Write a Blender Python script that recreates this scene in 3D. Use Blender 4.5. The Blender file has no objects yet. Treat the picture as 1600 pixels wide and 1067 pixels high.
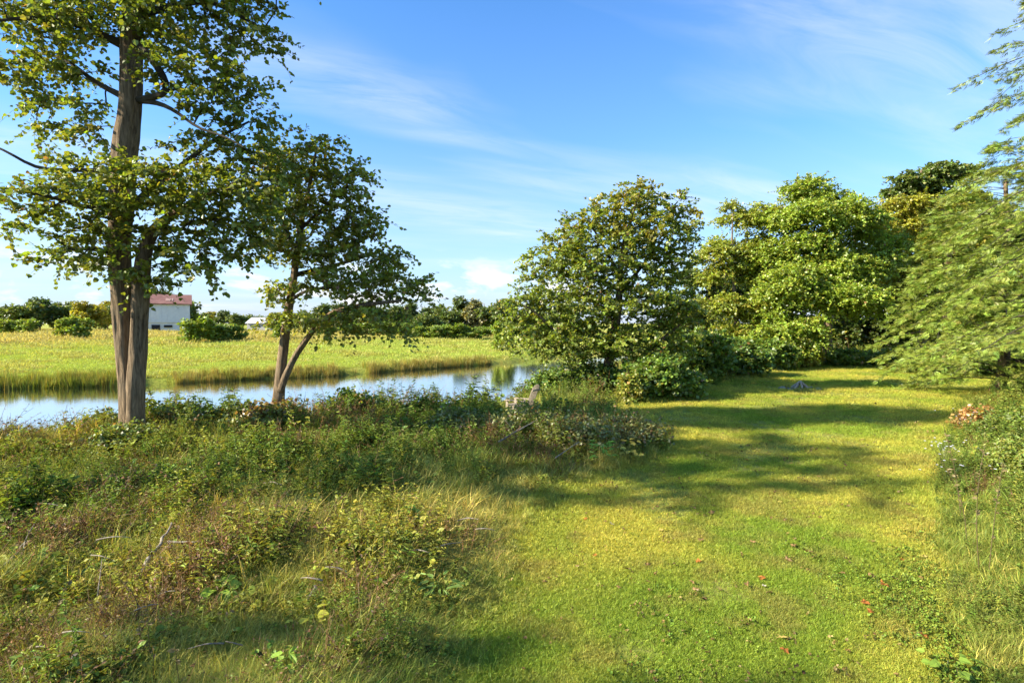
import bpy, math, random
import numpy as np
from math import radians as R
from mathutils import Vector

# ------------------------------------------------------------------ camera, sky, sun, exposure
scene = bpy.context.scene
COL = scene.collection
F = 889.0                                   # focal length in photo pixels (1600 wide)
PITCH = math.atan(28.5 / F)
CAM = np.array([0.0, 0.0, 3.4])
cam = bpy.data.objects.new('camera', bpy.data.cameras.new('camera'))
COL.objects.link(cam)
cam.location = CAM
cam.rotation_euler = (R(90) - PITCH, 0, 0)
cam.data.sensor_width = 36.0
cam.data.lens = 36.0 * F / 1600.0
cam.data.clip_start = 0.1
cam.data.clip_end = 9000
scene.camera = cam

SUN_EL, SUN_BACK = 30.0, 15.0               # sun stands to the left, a little behind the camera
SUN_STRENGTH, SKY_STRENGTH, EXPOSURE = 2.1, 0.102, 2.74
sd = Vector((-math.cos(R(SUN_EL)) * math.cos(R(SUN_BACK)),
             -math.cos(R(SUN_EL)) * math.sin(R(SUN_BACK)), math.sin(R(SUN_EL))))
sun = bpy.data.objects.new('sun', bpy.data.lights.new('sun', 'SUN'))
COL.objects.link(sun)
sun.data.energy = SUN_STRENGTH
sun.data.angle = R(1.0)
sun.data.color = (1.0, 0.90, 0.74)
sun.rotation_euler = (-sd).to_track_quat('-Z', 'Y').to_euler()

world = bpy.data.worlds.new('World')
scene.world = world
world.use_nodes = True
wt = world.node_tree
wt.nodes.clear()


def N(t, kind, **kw):
    n = t.nodes.new(kind)
    for k, v in kw.items():
        setattr(n, k, v)
    return n


def math_n(t, op, a, b=None, c=None, clamp=False):
    n = t.nodes.new('ShaderNodeMath')
    n.operation = op
    n.use_clamp = clamp
    for i, v in enumerate((a, b, c)):
        if v is None:
            continue
        if isinstance(v, (int, float)):
            n.inputs[i].default_value = v
        else:
            t.links.new(v, n.inputs[i])
    return n.outputs[0]


def ramp(t, fac, stops):
    n = t.nodes.new('ShaderNodeValToRGB')
    e = n.color_ramp.elements
    while len(e) < len(stops):
        e.new(0.5)
    for k, (p, c) in enumerate(stops):
        e[k].position = p
        e[k].color = (c, c, c, 1) if isinstance(c, (int, float)) else (*c, 1)
    t.links.new(fac, n.inputs[0])
    return n.outputs[0]


def mixc(t, fac, a, b, mode='MIX'):
    n = t.nodes.new('ShaderNodeMix')
    n.data_type = 'RGBA'
    n.blend_type = mode
    for s, v in ((n.inputs[0], fac), (n.inputs[6], a), (n.inputs[7], b)):
        if isinstance(v, (int, float)):
            s.default_value = v
        elif isinstance(v, tuple):
            s.default_value = (*v, 1)
        else:
            t.links.new(v, s)
    return n.outputs[2]


def noise_n(t, vec, scale, detail=4, rough=0.55, dist=0.0):
    n = t.nodes.new('ShaderNodeTexNoise')
    n.inputs['Scale'].default_value = scale
    n.inputs['Detail'].default_value = detail
    n.inputs['Roughness'].default_value = rough
    n.inputs['Distortion'].default_value = dist
    if vec is not None:
        t.links.new(vec, n.inputs['Vector'])
    return n.outputs[0]


sky = N(wt, 'ShaderNodeTexSky', sky_type='NISHITA', sun_disc=False)
sky.sun_elevation = R(SUN_EL)
sky.sun_rotation = math.atan2(sd.x, sd.y)
sky.altitude = 100
sky.air_density = 1.0
sky.dust_density = 0.7
sky.ozone_density = 3.0
tc = N(wt, 'ShaderNodeTexCoord')
sep = N(wt, 'ShaderNodeSeparateXYZ')
wt.links.new(tc.outputs['Generated'], sep.inputs[0])
dz = math_n(wt, 'MAXIMUM', sep.outputs[2], 0.0)
den = math_n(wt, 'ADD', dz, 0.12)
cx = math_n(wt, 'DIVIDE', sep.outputs[0], den)
cy = math_n(wt, 'DIVIDE', sep.outputs[1], den)
# cirrus: streaks drawn out along the wind
comb = N(wt, 'ShaderNodeCombineXYZ')
wt.links.new(math_n(wt, 'ADD', math_n(wt, 'MULTIPLY', cx, 0.55), math_n(wt, 'MULTIPLY', cy, 0.25)), comb.inputs[0])
wt.links.new(math_n(wt, 'ADD', math_n(wt, 'MULTIPLY', cy, 1.9), math_n(wt, 'MULTIPLY', cx, -0.75)), comb.inputs[1])
comb.inputs[2].default_value = 6.6
big = noise_n(wt, comb.outputs[0], 0.75, 3, 0.5, 0.3)
fine = noise_n(wt, comb.outputs[0], 2.6, 8, 0.62, 0.9)
cir = math_n(wt, 'MULTIPLY', ramp(wt, big, [(0.42, 0.0), (0.74, 1.0)]), ramp(wt, fine, [(0.25, 0.0), (0.90, 1.0)]))
cir = math_n(wt, 'MULTIPLY', cir, 0.85)
# small cumulus low over the horizon
az = math_n(wt, 'ARCTAN2', sep.outputs[0], sep.outputs[1])
comb2 = N(wt, 'ShaderNodeCombineXYZ')
wt.links.new(math_n(wt, 'MULTIPLY', az, 7.5), comb2.inputs[0])
wt.links.new(math_n(wt, 'MULTIPLY', sep.outputs[2], 20.0), comb2.inputs[1])
comb2.inputs[2].default_value = 1.3
cum = noise_n(wt, comb2.outputs[0], 1.0, 7, 0.56, 0.15)
cumm = ramp(wt, cum, [(0.515, 0.0), (0.62, 1.0)])
band = ramp(wt, sep.outputs[2], [(0.012, 0.25), (0.035, 1.0), (0.075, 1.0), (0.13, 0.0)])
cumm = math_n(wt, 'MULTIPLY', cumm, band)
# thin pale veil towards the horizon
veil = ramp(wt, sep.outputs[2], [(0.0, 0.85), (0.10, 0.55), (0.30, 0.15), (0.6, 0.0)])
hsv = N(wt, 'ShaderNodeHueSaturation')
hsv.inputs['Saturation'].default_value = 1.16
hsv.inputs['Hue'].default_value = 0.503
wt.links.new(sky.outputs[0], hsv.inputs['Color'])
c0 = mixc(wt, 1.0, hsv.outputs[0], (0.245, 0.405, 0.485), 'MULTIPLY')
c1 = mixc(wt, veil, c0, (1.10, 1.18, 1.50))
c2 = mixc(wt, cir, c1, (1.70, 1.74, 1.88))
c3 = mixc(wt, math_n(wt, 'MULTIPLY', cumm, 0.85), c2, (1.95, 1.93, 1.93))
bg = N(wt, 'ShaderNodeBackground')
wt.links.new(c3, bg.inputs[0])
bg.inputs[1].default_value = SKY_STRENGTH
wo = N(wt, 'ShaderNodeOutputWorld')
wt.links.new(bg.outputs[0], wo.inputs[0])

scene.view_settings.view_transform = 'Standard'
scene.view_settings.look = 'None'
scene.view_settings.exposure = EXPOSURE
scene.view_settings.gamma = 1.0
scene.view_settings.use_curve_mapping = False
scene.render.engine = 'CYCLES'
cy_ = scene.cycles
cy_.max_bounces = 6
cy_.diffuse_bounces = 3
cy_.glossy_bounces = 3
cy_.transmission_bounces = 3
cy_.transparent_max_bounces = 4
cy_.caustics_reflective = False
cy_.caustics_refractive = False
cy_.sample_clamp_indirect = 6.0
cy_.use_denoising = True
try:
    cy_.denoiser = 'OPENIMAGEDENOISE'
    cy_.denoising_prefilter = 'ACCURATE'
    cy_.denoising_input_passes = 'RGB_ALBEDO_NORMAL'
except Exception:
    pass

# ------------------------------------------------------------------ helpers
rng = np.random.default_rng(7)
random.seed(7)
UP = np.array([0.0, 0.0, 1.0])


def at(px, py, d):
    """the point that lies d metres out and appears at (px, py) of the 1600 x 1067 photograph"""
    u, v = (px - 800.0) / F, (533.5 - py) / F
    c, s = math.cos(PITCH), math.sin(PITCH)
    t = d / (c + v * s)
    return CAM + t * np.array([u, c + v * s, -s + v * c])


def norm(a):
    return a / np.maximum(np.linalg.norm(a, axis=-1, keepdims=True), 1e-9)


def vnoise(x, y, seed=0):
    """smooth value noise in 0..1"""
    xi, yi = np.floor(x).astype(np.int64), np.floor(y).astype(np.int64)
    fx, fy = x - xi, y - yi
    fx, fy = fx * fx * (3 - 2 * fx), fy * fy * (3 - 2 * fy)

    def h(a, b):
        n = (a * 374761393 + b * 668265263 + seed * 974711) & 0x7fffffff
        n = ((n ^ (n >> 13)) * 1274126177) & 0x7fffffff
        return ((n ^ (n >> 16)) & 0xffff) / 65535.0
    return (h(xi, yi) * (1 - fx) + h(xi + 1, yi) * fx) * (1 - fy) + (h(xi, yi + 1) * (1 - fx) + h(xi + 1, yi + 1) * fx) * fy


def fbm(x, y, seed=0, o=4):
    s, a, t = 0.0, 1.0, 0.0
    for k in range(o):
        s = s + a * vnoise(x * 2 ** k + 17.3 * k, y * 2 ** k - 9.1 * k, seed + k)
        t += a
        a *= 0.5
    return s / t


class MB:
    """collects vertices, faces and vertex colours, then links them as one mesh object"""

    def __init__(self):
        self.v, self.c, self.q, self.t, self.n = [], [], [], [], 0

    def add(self, V, Q=None, T=None, col=(0.5, 0.5, 0.5)):
        V = np.asarray(V, float).reshape(-1, 3)
        C = np.asarray(col, float)
        if C.ndim == 1:
            C = np.tile(C, (len(V), 1))
        self.v.append(V)
        self.c.append(C)
        if Q is not None and len(Q):
            self.q.append(np.asarray(Q, np.int64).reshape(-1, 4) + self.n)
        if T is not None and len(T):
            self.t.append(np.asarray(T, np.int64).reshape(-1, 3) + self.n)
        self.n += len(V)

    def box(self, c, s, rot=None, col=(0.5, 0.5, 0.5), taper=None):
        b = np.array([[x, y, z] for z in (-.5, .5) for y in (-.5, .5) for x in (-.5, .5)]) * np.array(s)
        if taper is not None:
            b[4:, :2] *= taper
        if rot is not None:
            b = b @ np.array(rot).T
        self.add(b + np.array(c), [[0, 2, 3, 1], [4, 5, 7, 6], [0, 1, 5, 4], [2, 6, 7, 3], [0, 4, 6, 2], [1, 3, 7, 5]], col=col)

    def tube(self, pts, rad, k=6, col=(0.5, 0.5, 0.5), bump=None, cap=True):
        P = np.asarray(pts, float)
        r = np.broadcast_to(np.asarray(rad, float), (len(P),))
        T = norm(np.gradient(P, axis=0))
        ref = np.array([0.31, 0.95, 0.1]) if abs(T[:, 2]).mean() > 0.6 else UP
        A = norm(np.cross(T, ref))
        B = np.cross(T, A)
        th = np.linspace(0, 2 * math.pi, k, endpoint=False)
        rr = r[:, None] * np.ones((1, k))
        if bump is not None:
            rr = bump(P, th, rr)
        V = P[:, None, :] + rr[..., None] * (np.cos(th)[None, :, None] * A[:, None, :] + np.sin(th)[None, :, None] * B[:, None, :])
        i = np.arange(len(P) - 1)[:, None] * k
        j = np.arange(k)[None, :]
        Q = np.stack([i + j, i + (j + 1) % k, i + k + (j + 1) % k, i + k + j], -1)
        n = len(P) * k
        V = V.reshape(-1, 3)
        T3 = None
        if cap:
            V = np.vstack([V, P[:1], P[-1:]])
            jj = np.arange(k)
            T3 = np.vstack([np.stack([(jj + 1) % k, jj, np.full(k, n)], 1),
                            np.stack([n - k + jj, n - k + (jj + 1) % k, np.full(k, n + 1)], 1)])
        self.add(V, Q, T3, col=col)

    def mesh(self, name, mat, smooth=False):
        V = np.vstack(self.v) if self.v else np.zeros((0, 3))
        C = np.vstack(self.c) if self.c else np.zeros((0, 3))
        q = np.vstack(self.q) if self.q else np.zeros((0, 4), np.int64)
        t = np.vstack(self.t) if self.t else np.zeros((0, 3), np.int64)
        me = bpy.data.meshes.new(name)
        me.vertices.add(len(V))
        me.vertices.foreach_set('co', V.astype(np.float32).ravel())
        nl = q.size + t.size
        me.loops.add(nl)
        me.loops.foreach_set('vertex_index', np.concatenate([q.ravel(), t.ravel()]).astype(np.int32))
        me.polygons.add(len(q) + len(t))
        ls = np.concatenate([np.arange(len(q)) * 4, q.size + np.arange(len(t)) * 3]).astype(np.int32)
        me.polygons.foreach_set('loop_start', ls)
        me.update(calc_edges=True)
        me.polygons.foreach_set('use_smooth', np.full(len(q) + len(t), bool(smooth)))
        at_ = me.attributes.new('col', 'FLOAT_COLOR', 'POINT')
        at_.data.foreach_set('color', np.hstack([C, np.ones((len(C), 1))]).astype(np.float32).ravel())
        if mat is not None:
            me.materials.append(mat)
        return me

    def build(self, name, mat, parent=None, smooth=False, loc=None):
        """loc: the world place of the object's origin (vertices are given in world space)"""
        if parent is not None:
            o0 = np.array(parent['_base'])
            self.v = [v - o0 for v in self.v]
        elif loc is not None:
            self.v = [v - np.array(loc) for v in self.v]
        o = bpy.data.objects.new(name, self.mesh(name, mat, smooth))
        COL.objects.link(o)
        if parent is not None:
            o.parent = parent
        elif loc is not None:
            o.location = loc
        return o


def tag(o, label=None, cat=None, group=None, kind=None):
    if label:
        o['label'] = label
    if cat:
        o['category'] = cat
    if group:
        o['group'] = group
    if kind:
        o['kind'] = kind
    return o


THINGS = []


def thing(name, loc, label, cat, group=None):
    o = bpy.data.objects.new(name, None)
    o.empty_display_size = 0.2
    COL.objects.link(o)
    o.location = loc
    o['_base'] = [float(c) for c in loc]
    THINGS.append(o)
    return tag(o, label, cat, group)


def copy_tree(src, loc, rotz=0.0, scale=1.0, label=None, group=None):
    c = src.copy()
    COL.objects.link(c)
    c.location = loc
    c.rotation_euler = (0, 0, rotz)
    c.scale = (scale, scale, scale) if isinstance(scale, (int, float)) else scale
    if label:
        c['label'] = label
    if group:
        c['group'] = group
    for ch in list(src.children):
        d = ch.copy()
        COL.objects.link(d)
        d.parent = c
        for g in list(ch.children):
            e = g.copy()
            COL.objects.link(e)
            e.parent = d
    return c


# ------------------------------------------------------------------ materials
def new_mat(name):
    m = bpy.data.materials.new(name)
    m.use_nodes = True
    m.node_tree.nodes.clear()
    return m, m.node_tree


def finish(m, t, shader):
    o = N(t, 'ShaderNodeOutputMaterial')
    t.links.new(shader, o.inputs[0])
    return m


def leaf_material(name, trans=0.38, gloss=0.05, instancer=False, rough=0.45):
    m, t = new_mat(name)
    a = N(t, 'ShaderNodeAttribute', attribute_name='col')
    c = a.outputs['Color']
    if instancer:
        b = N(t, 'ShaderNodeAttribute', attribute_name='tint')
        b.attribute_type = 'INSTANCER'
        c = mixc(t, 1.0, c, b.outputs['Color'], 'MULTIPLY')
    d = N(t, 'ShaderNodeBsdfDiffuse')
    t.links.new(c, d.inputs[0])
    tr = N(t, 'ShaderNodeBsdfTranslucent')
    t.links.new(mixc(t, 1.0, c, (1.25, 1.15, 0.55), 'MULTIPLY'), tr.inputs[0])
    mx = N(t, 'ShaderNodeMixShader')
    mx.inputs[0].default_value = trans
    t.links.new(d.outputs[0], mx.inputs[1])
    t.links.new(tr.outputs[0], mx.inputs[2])
    g = N(t, 'ShaderNodeBsdfGlossy')
    g.inputs['Roughness'].default_value = rough
    m2 = N(t, 'ShaderNodeMixShader')
    m2.inputs[0].default_value = gloss
    t.links.new(mx.outputs[0], m2.inputs[1])
    t.links.new(g.outputs[0], m2.inputs[2])
    return finish(m, t, m2.outputs[0])


def principled(name, color_fn, rough=0.85, bump_fn=None, bump=0.3, dist=0.02, spec=0.3):
    m, t = new_mat(name)
    p = N(t, 'ShaderNodeBsdfPrincipled')
    p.inputs['Roughness'].default_value = rough
    p.inputs['Specular IOR Level'].default_value = spec
    tcn = N(t, 'ShaderNodeTexCoord')
    col = color_fn(t, tcn.outputs['Object'])
    if isinstance(col, tuple):
        p.inputs['Base Color'].default_value = (*col, 1)
    else:
        t.links.new(col, p.inputs['Base Color'])
    if bump_fn:
        b = N(t, 'ShaderNodeBump')
        b.inputs['Strength'].default_value = bump
        b.inputs['Distance'].default_value = dist
        t.links.new(bump_fn(t, tcn.outputs['Object']), b.inputs['Height'])
        t.links.new(b.outputs[0], p.inputs['Normal'])
    return finish(m, t, p.outputs[0])


def scaled(t, vec, s):
    n = N(t, 'ShaderNodeMapping')
    n.inputs['Scale'].default_value = s
    t.links.new(vec, n.inputs[0])
    return n.outputs[0]


def tri_mix(a, b, c, s1, s2, p1=(0.35, 0.65), p2=(0.4, 0.7)):
    def f(t, v):
        x = mixc(t, ramp(t, noise_n(t, v, s1, 5), [(p1[0], 0.0), (p1[1], 1.0)]), a, b)
        return mixc(t, ramp(t, noise_n(t, v, s2, 6, 0.6), [(p2[0], 0.0), (p2[1], 1.0)]), x, c)
    return f


M_LEAF = leaf_material('leaf', trans=0.44)
M_NEEDLE = leaf_material('needles', trans=0.22, gloss=0.04)
M_PLANT = leaf_material('plant_instances', trans=0.33, gloss=0.018, instancer=True, rough=0.5)
M_WEED = leaf_material('weed', trans=0.33, gloss=0.02)


def bark_col(t, v):
    s = scaled(t, v, (9, 9, 1.1))
    c = mixc(t, ramp(t, noise_n(t, s, 2.0, 6, 0.65, 0.4), [(0.35, 0.0), (0.66, 1.0)]), (0.07, 0.05, 0.03), (0.29, 0.21, 0.125))
    return mixc(t, ramp(t, noise_n(t, v, 1.3, 4), [(0.5, 0.0), (0.75, 0.5)]), c, (0.19, 0.17, 0.12))


M_BARK = principled('bark', bark_col, 0.95, lambda t, v: noise_n(t, scaled(t, v, (9, 9, 1.1)), 2.2, 7, 0.7, 0.5), 1.0, 0.05, 0.15)
M_TWIG = principled('twig_bark', tri_mix((0.035, 0.028, 0.02), (0.085, 0.07, 0.05), (0.05, 0.05, 0.035), 3.0, 9.0), 0.9, spec=0.15)
M_DEADWOOD = principled('dead_wood', tri_mix((0.20, 0.17, 0.13), (0.36, 0.32, 0.25), (0.11, 0.09, 0.065), 6.0, 22.0), 0.9,
                        lambda t, v: noise_n(t, scaled(t, v, (30, 30, 30)), 1.0, 5), 0.5, 0.01, 0.15)


# ------------------------------------------------------------------ terrain
NEAR = np.array([(-60, -4), (-38, 5), (-25, 11), (-13, 17.2), (-7.5, 20.3), (-2.5, 24), (0.2, 28), (3.2, 37), (8, 49), (15, 61), (26, 75), (60, 98), (140, 130)], float)
FAR = np.array([(-95, 22), (-60, 33), (-36.5, 40.6), (-28.8, 42.6), (-21.6, 47.5), (-15.8, 50.3), (-10.3, 57), (-2.9, 64), (2.5, 72), (11, 84), (28, 101), (62, 124), (140, 160)], float)
WATER_Z = -1.3
LAWN = np.array([(-1.6, -8), (-0.9, 0), (-0.45, 5.2), (-0.2, 7.5), (0.1, 9.3), (0.9, 11.4), (2.3, 13.2), (4.3, 14.6), (5.0, 17.2), (4.6, 20.8), (4.6, 23.2), (7.2, 25.0),
                 (9.7, 28.2), (12.5, 32), (15.6, 36), (19.5, 42), (24, 45.2), (30, 45), (34, 41), (30, 34.5), (23, 27.5), (17.6, 22.3),
                 (13.8, 17.8), (10.7, 14), (8.4, 11), (6.6, 8.5), (5.3, 6.6), (4.5, 5.0), (4.2, 0), (4.0, -8)], float)


def signed_dist(P, L):
    """distance to polyline L, positive on its right-hand side"""
    best = np.full(len(P), 1e9)
    sign = np.ones(len(P))
    for a, b in zip(L[:-1], L[1:]):
        d = b - a
        t = np.clip(((P - a) @ d) / (d @ d), 0, 1)
        q = a + t[:, None] * d
        e = np.linalg.norm(P - q, axis=1)
        cr = d[0] * (P[:, 1] - a[1]) - d[1] * (P[:, 0] - a[0])
        m = e < best - 1e-9
        best[m] = e[m]
        sign[m] = np.where(cr[m] < 0, 1, -1)
    return best * sign


def in_poly(P, poly):
    x, y = P[:, 0], P[:, 1]
    r = np.zeros(len(P), bool)
    j = len(poly) - 1
    for i in range(len(poly)):
        xi, yi = poly[i]
        xj, yj = poly[j]
        c = ((yi > y) != (yj > y)) & (x < (xj - xi) * (y - yi) / (yj - yi + 1e-12) + xi)
        r ^= c
        j = i
    return r


def lawn_dist(P):
    """positive inside the lawn"""
    L = np.vstack([LAWN, LAWN[:1]])
    return np.abs(signed_dist(P, L)) * np.where(in_poly(P, LAWN), 1, -1)


def ground(P):
    P = np.asarray(P, float).reshape(-1, 2)
    dn = signed_dist(P, NEAR)
    df = -signed_dist(P, FAR)
    x, y = P[:, 0], P[:, 1]
    bump = (fbm(x * 0.35, y * 0.35, 3) - 0.5) * 0.22
    zn = np.interp(dn, [-1.5, 0, 0.8, 2.2, 4.5, 8], [-2.1, -1.38, -0.75, -0.28, -0.08, 0.0])
    ld = np.clip(np.abs(np.maximum(-lawn_dist(P), 0)), 0, 3) / 3
    zn = zn + 0.32 * np.exp(-((dn - 3.0) / 2.0) ** 2) * np.clip((-2.5 - x) / 2, 0, 1)
    zn = zn + bump * (0.25 + 0.75 * ld) * np.clip(dn / 2, 0, 1)
    zf = np.interp(df, [-1.5, 0, 0.5, 2.0, 40, 110, 160, 600, 4000], [-2.1, -1.38, -0.95, -0.72, -0.05, 0.95, 1.25, 2.0, 2.6])
    zf = zf + (fbm(x * 0.10, y * 0.10, 11) - 0.5) * 0.7 * np.clip(df / 12, 0, 1)
    z = np.where(dn > 0, zn, np.where(df > 0, zf, np.maximum(zn, zf)))
    return z


def gz(x, y):
    return float(ground([[x, y]])[0])


def axis(n, a, b, p=5):
    u = np.linspace(-1, 1, n)
    return np.sign(u) * (a * np.abs(u) + b * np.abs(u) ** p)


gx = axis(350, 85, 3400, 7)
gy = axis(350, 85, 3400, 7) + 22
GX, GY = np.meshgrid(gx, gy)
PT = np.stack([GX.ravel(), GY.ravel()], 1)
GZ = ground(PT)
dnG, dfG, ldG = signed_dist(PT, NEAR), -signed_dist(PT, FAR), lawn_dist(PT)
n1 = len(gx)
qi = (np.arange(len(gy) - 1)[:, None] * n1 + np.arange(n1 - 1)[None, :]).ravel()
QUADS = np.stack([qi, qi + 1, qi + n1 + 1, qi + n1], 1)
dnq, dfq, ldq = dnG[QUADS].mean(1), dfG[QUADS].mean(1), ldG[QUADS].mean(1)
V3 = np.column_stack([PT, GZ])


def soil_col(t, v):
    c = tri_mix((0.055, 0.045, 0.025), (0.085, 0.10, 0.03), (0.10, 0.075, 0.04), 1.1, 5.0)(t, v)
    return c


def lawn_col(t, v):
    g = mixc(t, ramp(t, noise_n(t, v, 0.55, 5, 0.6), [(0.38, 0.0), (0.62, 1.0)]), (0.15, 0.21, 0.024), (0.28, 0.28, 0.048))
    return mixc(t, ramp(t, noise_n(t, v, 14.0, 6, 0.7), [(0.4, 0.0), (0.75, 0.8)]), g, (0.19, 0.15, 0.06))


def pasture_col(t, v):
    s = scaled(t, v, (0.6, 1.6, 1))
    g = mixc(t, ramp(t, noise_n(t, s, 0.10, 6, 0.6), [(0.36, 0.0), (0.64, 1.0)]), (0.30, 0.36, 0.045), (0.40, 0.36, 0.075))
    g = mixc(t, ramp(t, noise_n(t, s, 0.55, 6, 0.65), [(0.52, 0.0), (0.74, 0.75)]), g, (0.32, 0.23, 0.06))
    return mixc(t, ramp(t, noise_n(t, s, 3.0, 6, 0.7), [(0.45, 0.0), (0.8, 0.8)]), g, (0.20, 0.26, 0.04))


M_SOIL = principled('soil_and_litter', soil_col, 1.0, lambda t, v: noise_n(t, v, 9, 7, 0.7), 0.8, 0.08, 0.1)
M_LAWN = principled('lawn_turf', lawn_col, 1.0, lambda t, v: noise_n(t, v, 40, 5, 0.7), 0.7, 0.03, 0.1)
M_PASTURE = principled('pasture_turf', pasture_col, 1.0, lambda t, v: noise_n(t, v, 2.5, 8, 0.75), 1.0, 0.35, 0.1)


def sheet(name, mask, mat):
    used = np.unique(QUADS[mask])
    lut = np.zeros(len(V3), np.int64)
    lut[used] = np.arange(len(used))
    b = MB()
    b.add(V3[used], lut[QUADS[mask]])
    o = b.build(name, mat, smooth=True)
    o['kind'] = 'structure'
    return o


is_lawn = ldq > 0
is_far = dfq > -3
sheet('lawn', is_lawn, M_LAWN)
sheet('pasture', is_far & ~is_lawn, M_PASTURE)
sheet('river_bank', ~is_far & ~is_lawn, M_SOIL)

# water
m, t = new_mat('river_water')
p = N(t, 'ShaderNodeBsdfPrincipled')
p.inputs['Base Color'].default_value = (0.022, 0.025, 0.016, 1)
p.inputs['Roughness'].default_value = 0.06
p.inputs['IOR'].default_value = 2.0
tcn = N(t, 'ShaderNodeTexCoord')
b_ = N(t, 'ShaderNodeBump')
b_.inputs['Strength'].default_value = 0.05
b_.inputs['Distance'].default_value = 0.05
t.links.new(noise_n(t, scaled(t, tcn.outputs['Object'], (1.2, 2.4, 1)), 1.6, 4, 0.6, 0.3), b_.inputs['Height'])
t.links.new(b_.outputs[0], p.inputs['Normal'])
gl = N(t, 'ShaderNodeBsdfGlossy')                # the silvery sheen of a still river seen at a low angle
gl.inputs['Color'].default_value = (0.97, 0.96, 0.93, 1)
gl.inputs['Roughness'].default_value = 0.07
t.links.new(b_.outputs[0], gl.inputs['Normal'])
mw = N(t, 'ShaderNodeMixShader')
mw.inputs[0].default_value = 0.8
t.links.new(p.outputs[0], mw.inputs[1])
t.links.new(gl.outputs[0], mw.inputs[2])
M_WATER = finish(m, t, mw.outputs[0])
b = MB()
mid = 0.5 * (NEAR + FAR)
Lw = np.column_stack([NEAR + 1.4 * norm(NEAR - FAR), np.full(len(NEAR), WATER_Z)])
Rw = np.column_stack([FAR + 1.4 * norm(FAR - NEAR), np.full(len(FAR), WATER_Z)])
k = len(NEAR)
b.add(np.vstack([Lw, Rw]), [[i, i + 1, k + i + 1, k + i] for i in range(k - 1)])
tag(b.build('river', M_WATER), kind='structure')

# ------------------------------------------------------------------ leaves and trees
LEAF_T = np.array([[0, 0, 0], [-.46, .16, .05], [-.40, .62, .10], [0, 1, -.06], [.40, .62, .10], [.46, .16, .05]])
LEAF_Q = np.array([[0, 3, 2, 1], [0, 5, 4, 3]])
CARD_T = np.array([[0, 0, 0], [-.42, .5, .08], [0, 1, 0], [.42, .5, .08]])
CARD_Q = np.array([[0, 3, 2, 1]])


def put_leaves(mb, pos, ax, nrm, size, col, width=1.0, card=False):
    T, Q = (CARD_T, CARD_Q) if card else (LEAF_T, LEAF_Q)
    n = len(pos)
    a = norm(ax)
    nn = norm(nrm - (nrm * a).sum(1, keepdims=True) * a)
    bb = np.cross(a, nn)
    s = np.broadcast_to(np.asarray(size, float), (n,))[:, None, None]
    w = np.broadcast_to(np.asarray(width, float), (n,))[:, None, None]
    V = pos[:, None, :] + s * (a[:, None, :] * T[None, :, 1:2] + w * bb[:, None, :] * T[None, :, 0:1] + nn[:, None, :] * T[None, :, 2:3])
    k = len(T)
    q = (np.arange(n)[:, None, None] * k + Q[None]).reshape(-1, 4)
    mb.add(V.reshape(-1, 3), q, col=np.repeat(col, k, 0))


def palette(rng, n, base, var=0.22, yellow=0.06, brown=0.015, ycol=(0.36, 0.29, 0.035), bcol=(0.24, 0.13, 0.045)):
    c = np.array(base)[None, :] * np.exp(rng.normal(0, var, (n, 1))) * np.exp(rng.normal(0, 0.08, (n, 3)))
    u = rng.random(n)
    y = np.broadcast_to(np.asarray(yellow, float), (n,))
    m = u < y
    c[m] = c[m] * 0.35 + 0.65 * np.array(ycol) * np.exp(rng.normal(0, 0.2, (m.sum(), 1)))
    m = u > 1 - brown
    c[m] = np.array(bcol) * np.exp(rng.normal(0, 0.3, (m.sum(), 1)))
    return c


def sample_lobes(rng, lobes, n, spread=2.3, tries=5):
    """n well spread points inside a list of ellipsoids (centre, radii[, weight]), denser to their shells"""
    w = np.array([(l[2] if len(l) > 2 else 1.0) * (l[1][0] * l[1][1] * l[1][2]) ** (2 / 3) for l in lobes])
    w /= w.sum()
    C = np.array([l[0] for l in lobes])
    Rr = np.array([l[1] for l in lobes])
    out = np.zeros((n, 3))
    for i in range(n):
        k = rng.choice(len(lobes), size=tries, p=w)
        d = norm(rng.normal(size=(tries, 3)))
        c = C[k] + Rr[k] * d * (rng.random((tries, 1)) ** (1 / spread))
        if i:
            dd = ((c[:, None, :] - out[None, max(0, i - 900):i, :]) ** 2).sum(-1).min(1)
            out[i] = c[dd.argmax()]
        else:
            out[i] = c[0]
    return out


def resample(P, step):
    P = np.asarray(P, float)
    # smooth through the points first
    d = np.concatenate([[0], np.cumsum(np.linalg.norm(np.diff(P, axis=0), axis=1))])
    s = np.linspace(0, d[-1], max(3, int(d[-1] / step) + 1))
    Q = np.stack([np.interp(s, d, P[:, i]) for i in range(P.shape[1])], 1)
    for _ in range(3):
        Q[1:-1] = 0.25 * Q[:-2] + 0.5 * Q[1:-1] + 0.25 * Q[2:]
    return Q


def frusta(mb, P0, P1, r0, r1, k=5):
    n = len(P0)
    if n == 0:
        return
    T = norm(P1 - P0)
    ref = np.where(np.abs(T[:, 2:3]) > 0.8, np.array([[1.0, 0, 0]]), np.array([[0, 0, 1.0]]))
    A = norm(np.cross(T, ref))
    B = np.cross(T, A)
    th = np.linspace(0, 2 * math.pi, k, endpoint=False)
    ring = np.cos(th)[None, :, None] * A[:, None, :] + np.sin(th)[None, :, None] * B[:, None, :]
    V = np.concatenate([P0[:, None] + r0[:, None, None] * ring, P1[:, None] + r1[:, None, None] * ring], 1)
    j = np.arange(k)
    Q = np.stack([j, (j + 1) % k, k + (j + 1) % k, k + j], 1)
    mb.add(V.reshape(-1, 3), (np.arange(n)[:, None, None] * 2 * k + Q[None]).reshape(-1, 4))


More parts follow.
